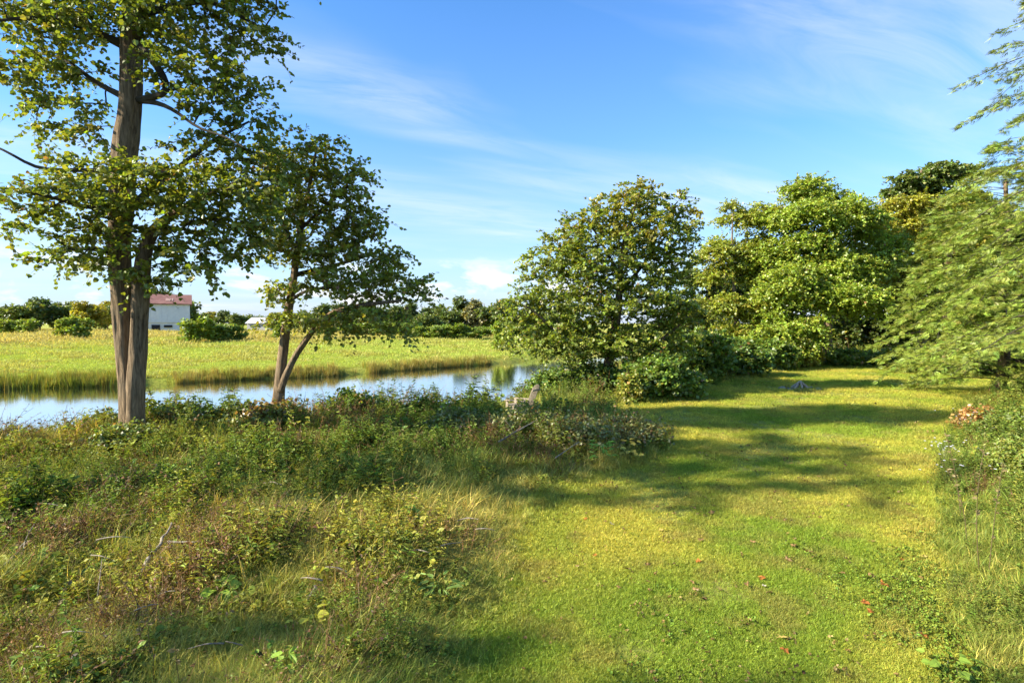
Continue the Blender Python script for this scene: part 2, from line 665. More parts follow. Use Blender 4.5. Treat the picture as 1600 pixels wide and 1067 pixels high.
def grow(rng, paths, tips, zmin, seg=0.4, rt=0.006, sides=5, arch=0.10, wob=0.05):
    """paths: skeleton polylines (n,4: xyz + radius).  Every tip is tied to the nearest limb by a bent branch."""
    cap = sum(len(p) for p in paths) + len(tips) * 14 + 10
    P = np.zeros((cap, 3))
    par = np.full(cap, -1)
    fix = np.zeros(cap)
    ok = np.zeros(cap, bool)
    n = 0
    for pth in paths:
        for i, q in enumerate(pth):
            P[n] = q[:3]
            par[n] = n - 1 if i else -1
            fix[n] = q[3]
            ok[n] = q[2] > zmin
            n += 1
    n0 = n
    d0 = np.sqrt(((tips[:, None, :] - P[None, :n0][:, ok[:n0]]) ** 2).sum(-1)).min(1)
    tipnode = np.zeros(len(tips), int)
    start = np.zeros((len(tips), 3))
    for ti in np.argsort(d0):
        a = tips[ti]
        v = a - P[:n]
        d = np.linalg.norm(v, axis=1)
        cost = d + 0.9 * np.maximum(0, -v[:, 2]) + np.where(ok[:n], 0, 1e6)
        j = int(cost.argmin())
        dd = d[j]
        m_ = int(min(12, max(1, round(dd / seg))))
        p0 = P[j].copy()
        side = norm(rng.normal(size=3))
        prev = j
        for s in range(1, m_ + 1):
            f = s / m_
            q = p0 + f * (a - p0) + UP * arch * dd * 4 * f * (1 - f) + side * wob * dd * math.sin(math.pi * f) + (rng.normal(size=3) * 0.02 * dd if s < m_ else 0)
            P[n] = q
            par[n] = prev
            ok[n] = True
            prev = n
            n += 1
        tipnode[ti] = prev
        start[ti] = P[par[prev]]
    cnt = np.zeros(n)
    cnt[tipnode] += 1
    for i in range(n - 1, -1, -1):
        if par[i] >= 0:
            cnt[par[i]] += cnt[i]
    r = rt * np.maximum(cnt, 1) ** 0.52
    idx = np.arange(n0, n)
    pa = par[idx]
    rp = np.where(pa < n0, np.minimum(r[idx] * 1.25, 0.9 * np.maximum(fix[pa], 0.012)), np.minimum(r[pa], r[idx] * 1.35))
    mb = MB()
    frusta(mb, P[pa], P[idx], rp, r[idx], sides)
    return mb, start


def foliage(rng, tips, start, centre, twigs=4, per=10, L=(0.45, 0.85), leaf=(0.11, 0.17), base=(0.075, 0.125, 0.022), droop=0.35,
            yellow=0.06, brown=0.015, card=False, flat=0.35, var=0.22, twig_mb=None, ycol=(0.36, 0.29, 0.035), up=0.75, spread=1.0, width=1.0):
    n = len(tips)
    out = norm(tips - start)
    T = n * twigs
    b0 = np.repeat(tips, twigs, 0)
    f = rng.random((T, 1)) * 0.5
    b0 = b0 - f * np.repeat(tips - start, twigs, 0)
    dr = np.repeat(out, twigs, 0) * 0.8 + rng.normal(size=(T, 3)) * spread * np.array([0.75, 0.75, flat])
    dr = norm(dr)
    ln = rng.uniform(*L, (T, 1))
    s = (np.arange(per)[None, :, None] + rng.random((T, per, 1))) / per
    pos = b0[:, None, :] + dr[:, None, :] * ln[:, None, :] * s - UP * droop * (ln[:, None, :] * s) ** 2
    side = norm(np.cross(dr, UP))[:, None, :] * np.where(np.arange(per) % 2, 1.0, -1.0)[None, :, None]
    ax = side * 0.8 + dr[:, None, :] * 0.55 - UP * 0.45 + rng.normal(size=(T, per, 3)) * 0.45
    nr = UP * up + rng.normal(size=(T, per, 3)) * 0.55
    pos, ax, nr = pos.reshape(-1, 3), ax.reshape(-1, 3), nr.reshape(-1, 3)
    m = len(pos)
    pos = pos + rng.normal(size=(m, 3)) * 0.03
    y = yellow(pos) if callable(yellow) else yellow
    # whole sprays turn colour together
    yv = np.broadcast_to(np.asarray(y, float), (m,)) * np.repeat(np.exp(rng.normal(-0.3, 1.0, n)), twigs * per)
    col = palette(rng, m, base, var, np.clip(yv, 0, 0.95), brown, ycol)
    col = col * np.repeat(np.exp(rng.normal(0, 0.13, (n, 1))), twigs * per, 0)
    size = rng.uniform(*leaf, m)
    mb = MB()
    put_leaves(mb, pos, ax, nr, size, col, width, card)
    if twig_mb is not None:
        k = 3
        sP = np.linspace(0, 1, k)[None, :, None]
        tp = b0[:, None, :] + dr[:, None, :] * ln[:, None, :] * sP - UP * droop * (ln[:, None, :] * sP) ** 2
        for i in range(k - 1):
            frusta(twig_mb, tp[:, i], tp[:, i + 1], np.full(T, 0.006 - 0.002 * i), np.full(T, 0.004 - 0.002 * i), 3)
    return mb, dict(pos=pos, ax=ax, nr=nr, size=size, col=col)


def bark_bump(seed, amp=0.06, freq=11):
    def f(P, th, rr):
        z = P[:, 2:3]
        tw = th[None, :] / (2 * math.pi)
        u = tw * freq
        # seamless round the trunk: blend of two phases
        a = vnoise(u + seed, z * 0.9 + 0 * tw, seed)
        b = vnoise(u - freq + seed, z * 0.9 + 0 * tw, seed)
        w = tw
        n = a * (1 - w) + b * w
        ridge = np.clip(1.25 - np.abs(2 * n - 1) * 1.7, 0, 1)
        return rr * (1 + amp * (ridge - 0.5) * 2 + 0.5 * amp * (vnoise(tw * 3 + 5, z * 1.5, seed + 3) - 0.5))
    return f


def px_path(rows):
    """rows of (px, py, depth, width in photo pixels) -> xyz + radius"""
    return np.array([np.append(at(a, b_, d), 0.5 * w / F * d) for a, b_, d, w in rows])


def px_lobes(rows, d0, zs=1.0):
    out = []
    for r in rows:
        px, py, rx, ry = r[:4]
        dd = r[4] if len(r) > 4 else 0.0
        wt_ = r[5] if len(r) > 5 else 1.0
        d = d0 + dd
        out.append((at(px, py, d), (rx / F * d, max(0.8, 0.5 * (rx + ry) / F * d) * zs, ry / F * d), wt_))
    return out


def ledges(rng, lobes, k=4, flat=0.5):
    out = []
    for l in lobes:
        c, r_l = np.array(l[0]), np.array(l[1])
        w_l = l[2] if len(l) > 2 else 1.0
        for _ in range(k):
            q = norm(rng.normal(size=3)) * r_l * rng.uniform(0.35, 0.8)
            s_l = rng.uniform(0.38, 0.62)
            out.append((c + q, (r_l[0] * s_l, r_l[1] * s_l, max(0.35, r_l[2] * s_l * flat)), w_l))
    return out


def make_tree(name, label, cat, base, stems, limbs, lobes, ntips, rng, leaf_kw, zmin, sides=28, bark=M_BARK, rt=0.006, group=None, big_leaves=0, step=0.12, amp=0.06, twigs_on=True):
    root = thing(name, base, label, cat, group)
    tm = MB()
    paths = []
    for i, s in enumerate(stems):
        q = resample(s, step)
        tm.tube(q[:, :3], q[:, 3], sides, bump=bark_bump(3 + 7 * i + ntips, amp))
        paths.append(resample(s, 0.3))
    tm.build('trunk', bark, root, smooth=True)
    for l in limbs:
        paths.append(resample(l, 0.3))
    tips = sample_lobes(rng, lobes, ntips)
    bm_, start = grow(rng, paths, tips, zmin, rt=rt)
    for l in limbs:
        q = resample(l, 0.25)
        bm_.tube(q[:, :3], q[:, 3], 8)
    lm, info = foliage(rng, tips, start, None, twig_mb=bm_ if twigs_on else None, **leaf_kw)
    if big_leaves:
        # the leaves that show largest are parts of their own; the rest of the crown is one part
        dist = np.linalg.norm(info['pos'] - CAM, axis=1)
        score = info['size'] / dist
        vis = (np.abs((info['pos'][:, 0]) / info['pos'][:, 1]) < 0.88)
        score = score * vis
        pick = np.argsort(-score)[:big_leaves]
        mats = {}
        meshes = []
        for kk in range(6):
            lb = MB()
            ccol = palette(rng, 1, leaf_kw['base'], 0.25, 0.25 if kk > 3 else 0.0, 0.0)
            put_leaves(lb, np.zeros((1, 3)), np.array([[0, 1.0, 0]]), np.array([[0, 0, 1.0]]), 1.0, ccol)
            meshes.append(lb.mesh('leaf', M_LEAF))
        from mathutils import Matrix
        for q in pick:
            a = norm(info['ax'][q])
            nn = info['nr'][q]
            nn = norm(nn - (nn @ a) * a)
            bb = np.cross(a, nn)
            o = bpy.data.objects.new('leaf', meshes[random.randrange(6)])
            COL.objects.link(o)
            o.parent = root
            pos = info['pos'][q] + nn * 0.02 - np.array(base)
            s = info['size'][q] * 1.05
            o.matrix_local = Matrix([[*(s * v), pp] for v, pp in zip(np.stack([bb, a, nn], 1), pos)] + [[0, 0, 0, 1]])
    bm_.build('branches', M_TWIG, root)
    lm.build('crown', M_LEAF, root)
    return root


GREEN = (0.20, 0.25, 0.028)
YG = (0.29, 0.38, 0.042)

# --- the big two-stemmed tree on the left
r_ = np.random.default_rng(21)
D = 15.0
stemA = px_path([(203, 712, D, 44), (203, 690, D, 33), (203, 655, D, 27), (200.5, 600, D, 25), (196, 560, D, 24), (192, 500, D, 26), (188, 440, D, 30), (187, 380, D, 30), (190, 310, D, 32), (195, 240, D, 33),
                 (203, 170, D, 31), (205, 90, D, 29), (206, 20, D, 25), (205, -80, D + .2, 20), (200, -180, D + .3, 13), (203, -260, D + .3, 6)])
stemB = px_path([(213, 712, D - .1, 42), (212, 690, D - .1, 31), (211, 655, D - .15, 26), (212, 600, D - .2, 24), (215.5, 560, D - .2, 23), (217.5, 500, D - .2, 23), (221, 440, D - .2, 22), (224, 400, D - .2, 20), (232, 372, D - .2, 18), (246, 352, D - .2, 15),
                 (270, 335, D - .2, 12), (320, 305, D - .4, 8), (370, 285, D - .6, 4)])
limbs = [px_path([(205, 60, D, 16), (228, 80, D - .2, 12), (252, 112, D - .4, 11), (268, 146, D - .5, 10), (240, 152, D - .3, 10), (212, 158, D, 12)]),
         px_path([(222, 158, D - .1, 9), (250, 160, D - .3, 7), (282, 178, D - .5, 5), (312, 205, D - .6, 4), (345, 208, D - .7, 3), (380, 230, D - .8, 2)]),
         px_path([(190, 268, D, 9), (150, 266, D - .3, 7), (90, 266, D - .6, 6), (50, 266, D - .8, 5), (25, 242, D - 1, 4), (-10, 228, D - 1, 3)]),
         px_path([(190, 70, D, 14), (140, 45, D - .4, 10), (90, 28, D - .8, 8), (20, 28, D - 1.2, 5), (-40, 40, D - 1.5, 3)]),
         px_path([(200, 330, D, 12), (240, 290, D + .5, 10), (290, 255, D + .8, 8), (330, 220, D + 1, 6), (390, 190, D + 1.2, 3)]),
         px_path([(190, 150, D, 10), (150, 130, D + .3, 7), (100, 90, D + .6, 5), (40, 80, D + .8, 3)]),
         px_path([(190, 320, D, 9), (150, 330, D - .8, 7), (90, 310, D - 1.4, 5), (20, 295, D - 1.8, 3)]),
         px_path([(186, 400, D, 8), (150, 385, D - .6, 6), (110, 390, D - 1, 4)]),
         px_path([(206, 30, D, 14), (260, 10, D + .5, 10), (330, 0, D + .6, 7), (400, 40, D + .6, 4)])]
lobes = px_lobes([(90, 25, 110, 45, -.6, 1.3), (250, 35, 90, 50, .2), (365, 25, 70, 32, .5), (415, 55, 38, 22, .5), (200, -110, 190, 90), (60, -60, 110, 60), (360, -60, 110, 50),
                  (300, 105, 85, 42, -.3), (375, 140, 42, 22, 0), (70, 105, 90, 28, .3), (90, 160, 80, 16, .4), (110, 205, 60, 16, .2, .7), (330, 165, 50, 26, -.3), (400, 180, 30, 16, -.2, .7),
                  (230, 295, 160, 38, -.6, 1.3), (330, 320, 110, 55, -.4, 1.2), (45, 305, 60, 18, -1.4), (120, 330, 70, 26, -1), (140, 375, 60, 40, -.6), (270, 385, 70, 34, -.4), (350, 370, 65, 42, 0),
                  (105, 405, 40, 26, -.6), (345, 225, 75, 34, .8), (405, 265, 60, 46, 1), (215, 425, 45, 18, -.7, .8), (300, 415, 45, 20, -.6), (110, 265, 50, 18, -.4, .6), (30, 360, 14, 8, -1.5, .4)], D)
LEFTTREE = make_tree('basswood_tree', 'tall tree with two fused furrowed trunks rising from weeds at the river edge', 'tree', at(207, 706, D), [stemA, stemB], limbs, lobes, 640, r_,
                     dict(twigs=5, per=12, L=(0.4, 0.85), leaf=(0.075, 0.145), base=GREEN, droop=0.45, yellow=0.05, brown=0.008), 2.8, sides=56, big_leaves=300, rt=0.0055, amp=0.10)

# --- the smaller leaning tree right of it
D = 18.0
stem = px_path([(432, 672, D, 30), (434, 635, D, 19), (437, 600, D, 16), (441, 560, D, 14.5), (446, 520, D, 13.5), (452, 475, D, 12.5), (459, 435, D, 11), (464, 395, D, 10), (472, 340, D, 8), (486, 280, D, 5), (495, 230, D, 3)])
stem2 = px_path([(437, 612, D - .1, 11), (447, 585, D - .1, 10.5), (462, 555, D - .1, 10), (478, 532, D - .2, 9), (492, 512, D - .3, 8), (520, 488, D - .4, 9), (570, 476, D - .6, 7), (625, 470, D - .8, 4)])
limbs = [px_path([(460, 430, D, 8), (500, 420, D + .3, 6), (560, 405, D + .6, 4), (600, 390, D + .7, 3)]),
         px_path([(464, 395, D, 7), (440, 350, D - .4, 5), (415, 300, D - .6, 3)]),
         px_path([(468, 360, D, 6), (510, 320, D - .3, 4), (545, 290, D - .4, 3)]),
         px_path([(453, 470, D, 6), (480, 452, D - .6, 5), (520, 450, D - 1, 3)])]
lobes = px_lobes([(492, 252, 40, 38), (450, 270, 34, 26, .2), (540, 285, 32, 34, -.2), (568, 340, 30, 28), (430, 320, 34, 26, -.3), (485, 325, 62, 30), (545, 372, 48, 28, .3), (602, 405, 34, 24, .3), (490, 392, 62, 22, -.3),
                  (428, 375, 30, 22, -.4), (645, 455, 24, 26, -.6), (590, 450, 48, 22, -.6), (520, 440, 48, 20, -.8), (628, 510, 16, 28, -.8, .7), (440, 455, 26, 14, -.3, .6), (455, 500, 40, 13, -.4), (520, 508, 46, 13, -.6), (570, 488, 36, 14, -.7), (425, 242, 28, 18, 0, .8), (520, 222, 8, 12, 0, .4)], D)
SECONDTREE = make_tree('basswood_tree', 'smaller leaning tree with a low forked trunk beside the river', 'tree', at(434, 668, D), [stem, stem2], limbs, lobes, 290, r_,
                       dict(twigs=5, per=11, L=(0.4, 0.85), leaf=(0.075, 0.145), base=(0.25, 0.29, 0.03), droop=0.5, yellow=0.09, brown=0.02), 2.0, sides=24, rt=0.005)

# --- the round tree in the middle, its top yellow from autumn leaves and painted sunlight
D = 28.0
g0 = at(950, 618, D)
stem = px_path([(940, 625, D, 22), (945, 590, D, 16), (955, 550, D, 14), (962, 510, D, 13), (967, 470, D, 11), (968, 430, D, 9), (975, 380, D, 7), (990, 330, D, 4), (1000, 300, D, 2)])
stem2 = px_path([(938, 625, D, 14), (925, 590, D - .2, 9), (905, 560, D - .3, 8), (880, 530, D - .5, 6), (850, 500, D - .8, 4), (825, 480, D - 1, 2)])
stem3 = px_path([(948, 625, D + .1, 14), (975, 590, D, 9), (1000, 560, D - .1, 7), (1035, 530, D - .2, 6), (1065, 505, D - .2, 3)])
limbs = [px_path([(962, 510, D, 7), (930, 470, D + .4, 5), (890, 430, D + .6, 4), (860, 400, D + .6, 2)]),
         px_path([(967, 460, D, 7), (1000, 420, D + .4, 5), (1040, 370, D + .6, 3), (1060, 335, D + .6, 2)]),
         px_path([(968, 430, D, 6), (940, 380, D - .4, 4), (920, 345, D - .5, 2)])]
lobes = px_lobes([(1000, 320, 55, 30), (945, 335, 40, 32), (1060, 335, 30, 34), (1005, 370, 75, 40), (900, 375, 50, 36, .2), (930, 410, 80, 40, -.3), (860, 420, 48, 34), (1035, 410, 45, 40, .2), (835, 470, 42, 34, -.3),
                  (900, 470, 75, 40, -.6), (980, 470, 80, 40, -.6), (1050, 480, 45, 38), (830, 525, 42, 30, -.4), (890, 530, 70, 34, -.9), (960, 530, 70, 30, -1), (1030, 535, 60, 30, -.6), (820, 495, 30, 30, -.2), (1005, 300, 18, 14, 0, .6), (977, 296, 10, 12, 0, .5), (1075, 370, 16, 18, 0, .5)], D)
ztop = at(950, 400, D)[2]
MIDTREE = make_tree('maple_tree', 'round spreading tree with yellowing, sunlit-coloured top leaves standing beyond the wooden chair', 'tree', g0, [stem, stem2, stem3], limbs, lobes, 620, r_,
                    dict(twigs=5, per=15, card=True, width=1.5, L=(0.45, 0.95), leaf=(0.085, 0.17), base=(0.215, 0.275, 0.032), droop=0.35, yellow=lambda p: np.clip((p[:, 2] - ztop) / 3.0, 0.03, 0.45), brown=0.012), 1.4, sides=20, rt=0.006)  # yellow rises with height: autumn tone plus sunlight put into the leaf colour


# ------------------------------------------------------------------ other trees: described by trunk place, height and lobes
def round_tree(name, label, px, d, base_py, top_py, lobes, ntips, seed, kw, trunk_px=10, lean=0, zmin_off=1.5, group=None, trunk_to=None, rt=0.008):
    r = np.random.default_rng(seed)
    b0 = at(px, base_py, d)
    g = gz(b0[0], b0[1])
    b0[2] = g
    top = at(px + lean, trunk_to if trunk_to else top_py + 25, d)
    rows = []
    for f in np.linspace(0, 1, 7):
        p_ = b0 * (1 - f) + top * f + np.array([0.25 * math.sin(5 * f + seed), 0.2 * math.sin(4 * f + 2 * seed), 0]) * (f > 0)
        rows.append(np.append(p_, 0.5 * trunk_px / F * d * (1 - 0.85 * f) * (1.35 if f == 0 else 1)))
    rows = np.array(rows)
    rows[0, 2] -= 0.25
    return make_tree(name, label, 'tree', b0, [rows], [], ledges(r, px_lobes(lobes, d), 5, 0.6), ntips, r, kw, b0[2] + zmin_off, sides=14, group=group, step=0.3, rt=rt, twigs_on=False)


RKW = dict(twigs=5, per=17, L=(0.6, 1.25), card=True, width=1.25, leaf=(0.10, 0.20), droop=0.35, brown=0.006)
round_tree('maple_tree', 'tall full maple glowing yellow green at the far end of the lawn', 1290, 46, 572, 270,
           [(1285, 300, 55, 32), (1240, 345, 60, 36), (1330, 345, 60, 36), (1290, 345, 70, 40, -1.5), (1215, 400, 40, 40, -1), (1370, 395, 50, 40, -.5), (1290, 405, 90, 40, -2.5), (1240, 440, 60, 36, -3), (1350, 440, 55, 30, -2.5), (1190, 455, 30, 30, -1), (1290, 465, 80, 30, -3.5),
            (1215, 500, 50, 30, -3), (1280, 510, 35, 26, -4.5), (1350, 480, 45, 18, -4), (1385, 420, 30, 30, -1), (1190, 535, 40, 24, -3.5), (1240, 530, 50, 26, -3), (1310, 440, 60, 40, -2)], 1700, 31,
           dict(base=YG, yellow=0.08, **RKW), trunk_px=16, zmin_off=1.2)
round_tree('ash_tree', 'slender tree with a bare pale trunk left of the glowing maple', 1147, 46, 575, 310,
           [(1150, 340, 26, 26), (1190, 335, 20, 26, 1), (1130, 380, 30, 32), (1180, 385, 36, 36, .5), (1120, 430, 28, 34), (1165, 430, 38, 30), (1125, 480, 34, 28, -.5), (1175, 480, 32, 30, 0), (1140, 520, 40, 20, -.5), (1105, 400, 14, 14, 0, .6)], 560, 32,
           dict(base=(0.29, 0.34, 0.038), yellow=0.12, **RKW), trunk_px=9, zmin_off=2.0)
round_tree('oak_tree', 'dark green tree top standing behind the row at the lawn end', 1440, 66, 560, 240,
           [(1410, 285, 30, 22), (1460, 268, 40, 26), (1500, 280, 30, 24), (1440, 310, 60, 30), (1430, 360, 70, 40), (1500, 340, 50, 40)], 520, 33,
           dict(base=(0.16, 0.22, 0.04), yellow=0.02, **{**RKW, 'leaf': (0.2, 0.36)}), trunk_px=14)
round_tree('birch_tree', 'broad yellow tinged tree between the maple and the drooping evergreen', 1440, 50, 570, 290,
           [(1430, 330, 60, 24), (1490, 318, 46, 22, .5), (1400, 360, 50, 30), (1470, 365, 60, 34), (1420, 405, 50, 34, -.5), (1480, 420, 50, 40), (1410, 450, 40, 30)], 760, 34,
           dict(base=(0.38, 0.38, 0.036), yellow=0.16, **RKW), trunk_px=14)
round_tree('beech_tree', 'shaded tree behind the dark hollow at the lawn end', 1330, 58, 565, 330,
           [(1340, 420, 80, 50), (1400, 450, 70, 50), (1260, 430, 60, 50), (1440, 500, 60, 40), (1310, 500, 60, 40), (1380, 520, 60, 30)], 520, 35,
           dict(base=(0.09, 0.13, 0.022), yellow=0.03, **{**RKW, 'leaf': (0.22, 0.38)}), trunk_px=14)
round_tree('beech_tree', 'leafy tree filling the gap between the middle tree and the slender trunk', 1085, 52, 570, 440,
           [(1085, 480, 34, 26), (1060, 520, 50, 26), (1115, 520, 36, 26), (1090, 550, 60, 18)], 300, 36,
           dict(base=(0.17, 0.21, 0.028), yellow=0.05, **RKW), trunk_px=9)


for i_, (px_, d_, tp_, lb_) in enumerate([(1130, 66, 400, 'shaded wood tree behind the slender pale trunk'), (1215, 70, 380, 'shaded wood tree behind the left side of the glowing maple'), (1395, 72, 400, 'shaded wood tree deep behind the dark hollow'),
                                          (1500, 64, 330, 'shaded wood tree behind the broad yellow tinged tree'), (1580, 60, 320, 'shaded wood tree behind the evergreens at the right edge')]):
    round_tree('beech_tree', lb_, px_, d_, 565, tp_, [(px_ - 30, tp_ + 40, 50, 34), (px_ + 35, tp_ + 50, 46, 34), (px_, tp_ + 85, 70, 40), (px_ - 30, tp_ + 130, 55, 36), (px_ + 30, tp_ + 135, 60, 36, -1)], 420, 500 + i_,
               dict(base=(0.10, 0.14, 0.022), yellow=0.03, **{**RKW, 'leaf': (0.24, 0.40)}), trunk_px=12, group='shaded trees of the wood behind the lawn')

# ------------------------------------------------------------------ evergreens with flat drooping sprays
FR = []
for s_ in np.linspace(0.05, 0.90, 5):
    w_ = 0.40 * (1 - s_) ** 0.7 + 0.09
    for sg in (-1, 1):
        FR.append((s_, sg, w_))


def put_fronds(mb, pos, ax, nrm, size, col):
    """flat feathery spray: narrow leaflets both sides of a rib"""
    T, Q = [], []
    for s_, sg, w_ in FR:
        i = len(T)
        T += [(0, s_, 0), (sg * w_ * 0.55, s_ + w_ * 0.28, -0.02), (sg * w_, s_ + w_ * 0.75, -0.07), (sg * w_ * 0.35, s_ + w_ * 0.58, 0.0)]
        Q.append([i, i + 1, i + 2, i + 3] if sg > 0 else [i, i + 3, i + 2, i + 1])
    T, Q = np.array(T), np.array(Q)
    n = len(pos)
    a = norm(ax)
    nn = norm(nrm - (nrm * a).sum(1, keepdims=True) * a)
    bb = np.cross(a, nn)
    s = size[:, None, None]
    V = pos[:, None, :] + s * (a[:, None, :] * T[None, :, 1:2] + bb[:, None, :] * T[None, :, 0:1] + nn[:, None, :] * T[None, :, 2:3])
    k = len(T)
    mb.add(V.reshape(-1, 3), (np.arange(n)[:, None, None] * k + Q[None]).reshape(-1, 4), col=np.repeat(col, k, 0))


def evergreen(label, x, y, h, rad, seed, z0=1.2, whorl=0.42, base=(0.075, 0.105, 0.022), size=(0.26, 0.42), top_taper=0.85, dens=1.0, per=6, az_only=None, group=None):
    r = np.random.default_rng(seed)
    g = gz(x, y)
    root = thing('hemlock_tree', (x, y, g), label, 'tree', group)
    tm = MB()
    zz = np.linspace(-0.2, h * 0.84, 16)
    P = np.column_stack([x + 0.06 * np.sin(zz), y + 0.06 * np.cos(zz * 1.3), g + zz])
    tm.tube(P, 0.019 * h * (1 - 0.9 * np.clip(zz / h, 0, 1)) + 0.02, 14, bump=bark_bump(seed, 0.05))
    tm.build('trunk', M_BARK, root, smooth=True)
    bmb, fol = MB(), MB()
    pos, ax, nr, sz = [], [], [], []
    z = z0
    while z < h - 0.05:
        f = z / h
        L0 = rad * (1 - f ** 1.6 * top_taper) * (0.55 + 0.45 * min(1, (z - z0 + 1.2) / 2.5))
        for _ in range(per):
            a = r.uniform(0, 2 * math.pi)
            if az_only is not None and abs((a - az_only + math.pi) % (2 * math.pi) - math.pi) > 1.95 and r.random() < 0.8:
                continue
            L = L0 * r.uniform(0.65, 1.12)
            d = np.array([math.cos(a), math.sin(a), 0])
            rise, sag = r.uniform(0.02, 0.35), r.uniform(0.2, 0.6)
            s = np.linspace(0, 1, 8)
            bp = np.array([x, y, g + z + r.uniform(-.2, .2)]) + s[:, None] * L * d + UP * (rise * L * s - sag * L * s ** 2)[:, None]
            bmb.tube(bp, 0.007 + 0.022 * (1 - s) * (L / 4), 4, cap=False)
            m_ = max(4, int(L * 10 * dens))
            t_ = r.uniform(0.22, 1.0, m_) ** 0.85
            pb = np.stack([np.interp(t_, s, bp[:, i]) for i in range(3)], 1)
            sg = np.where(r.random(m_) < 0.5, -1, 1)[:, None]
            sd_ = np.cross(d, UP)
            wdt = (0.55 * L * (1 - t_) * 0.7 + 0.15)[:, None]
            off = r.random((m_, 1)) * wdt
            pos.append(pb + sg * sd_ * off - UP * (0.12 * off ** 1.2 + r.random((m_, 1)) * 0.05))
            ax.append(sg * sd_ * 0.55 + d * 0.8 - UP * r.uniform(0.12, 0.5, (m_, 1)) + r.normal(size=(m_, 3)) * 0.34)
            nr.append(UP + r.normal(size=(m_, 3)) * 0.40)
            sz.append(r.uniform(*size, m_))
        z += whorl * r.uniform(0.75, 1.25)
    pos, ax, nr, sz = np.vstack(pos), np.vstack(ax), np.vstack(nr), np.concatenate(sz)
    put_fronds(fol, pos, ax, nr, sz, palette(r, len(pos), base, 0.2, 0.05, 0.002, (0.24, 0.2, 0.035)))
    bmb.build('branches', M_TWIG, root)
    fol.build('crown', M_NEEDLE, root)
    return root


p_ = at(1745, 600, 18)
evergreen('tall evergreen reaching in at the right edge with separate level sprays against the sky', p_[0], p_[1], 17.5, 5.9, 41, z0=1.9, base=(0.23, 0.29, 0.045), per=6, size=(0.13, 0.25), whorl=0.56, dens=3.8, az_only=-2.5, top_taper=0.6)
p_ = at(1565, 590, 26)
evergreen('dense drooping evergreen behind the right edge tree, its boughs nearly touching the lawn', p_[0], p_[1], 11.8, 5.0, 42, z0=1.0, base=(0.24, 0.31, 0.045), size=(0.17, 0.34), per=10, dens=3.2, az_only=-2.2)
p_ = at(1475, 590, 38)
evergreen('evergreen at the right of the dark hollow with low spreading boughs', p_[0], p_[1], 11.0, 4.6, 43, z0=0.8, base=(0.21, 0.27, 0.036), size=(0.22, 0.42), per=9, dens=2.2, az_only=-2.1)

# ------------------------------------------------------------------ trees left of the picture that shade the bank
SKW = dict(twigs=4, per=8, card=True, width=1.25, L=(0.5, 1.0), leaf=(0.2, 0.32), droop=0.35, base=GREEN, yellow=0.06, brown=0.01)


def plain_tree(name, label, x, y, h, r0, n, seed, zlow=0.3, group=None):
    r = np.random.default_rng(seed)
    g = gz(x, y)
    rows = np.array([[x + 0.3 * math.sin(4 * f + seed) * f, y + 0.3 * math.cos(3 * f + seed) * f, g - 0.2 + (h * 0.85 + .2) * f, 0.022 * h * (1 - 0.85 * f)] for f in np.linspace(0, 1, 8)])
    lobes = []
    for _ in range(11):
        a, f = r.uniform(0, 2 * math.pi), r.uniform(zlow, 0.92)
        q = r0 * (0.75 - 0.5 * abs(f - 0.55)) * r.uniform(0.4, 0.9)
        lobes.append(((x + q * math.cos(a), y + q * math.sin(a), g + h * f), (r0 * .42, r0 * .42, h * .11)))
    return make_tree(name, label, 'tree', (x, y, g), [rows], [], lobes, n, r, SKW, g + h * zlow * 0.8, sides=12, group=group, step=0.4, rt=0.008, twigs_on=False)


plain_tree('bank_tree', 'tall airy tree left of the camera on the river bank', -15.5, 8.2, 16.0, 4.4, 90, 51, 0.5)
plain_tree('bank_tree', 'slim airy tree beside the house left of the camera', -17.0, -0.5, 12.0, 3.6, 60, 52, 0.55)

# ------------------------------------------------------------------ shrubs
def shrub(label, x, y, w, dpt, h, n, seed, base=(0.168, 0.238, 0.035), leaf=(0.10, 0.17), yellow=0.05, brown=0.015, width=1.0, name='shrub', per=9, twigs=4, lobes_n=7, group=None, z_low=0.12, L=(0.25, 0.55), flat=0.5):
    r = np.random.default_rng(seed)
    g = gz(x, y)
    root = thing(name, (x, y, g), label, 'shrub', group)
    lobes = []
    for _ in range(lobes_n):
        a, q = r.uniform(0, 2 * math.pi), math.sqrt(r.random()) * 0.62
        hh = h * r.uniform(0.35, 0.8) * (1 - 0.35 * q)
        lobes.append(((x + w * .5 * q * math.cos(a), y + dpt * .5 * q * math.sin(a), g + hh), (w * .25, dpt * .25, h * 0.22)))
    lobes.append(((x, y, g + h * .4), (w * .45, dpt * .45, h * .34)))
    tips = sample_lobes(r, lobes, n)
    tips[:, 2] = np.maximum(tips[:, 2], g + h * z_low)
    paths = []
    for k in range(5):
        a = 2 * math.pi * k / 5 + r.uniform(-.4, .4)
        e = np.array([x + w * .22 * math.cos(a), y + dpt * .22 * math.sin(a), g + h * r.uniform(.4, .6)])
        b0_ = np.array([x + 0.08 * math.cos(a), y + 0.08 * math.sin(a), g - 0.05])
        rad_ = 0.012 + 0.008 * h
        paths.append(np.array([np.append(b0_, rad_), np.append(0.5 * (b0_ + e) + UP * .08 * h, rad_ * .8), np.append(e, rad_ * .5)]))
    paths = [resample(q, 0.2) for q in paths]
    bm_, start = grow(r, paths, tips, g + 0.05 * h, seg=0.3, rt=0.004, sides=4)
    for q in paths:
        bm_.tube(q[:, :3], q[:, 3], 5)
    lm, _ = foliage(r, tips, start, None, twigs=twigs, per=per, L=L, leaf=leaf, base=base, droop=0.3, yellow=yellow, brown=brown, flat=flat, width=width * 1.25, card=True)
    bm_.build('branches', M_TWIG, root)
    lm.build('foliage', M_LEAF, root)
    return root


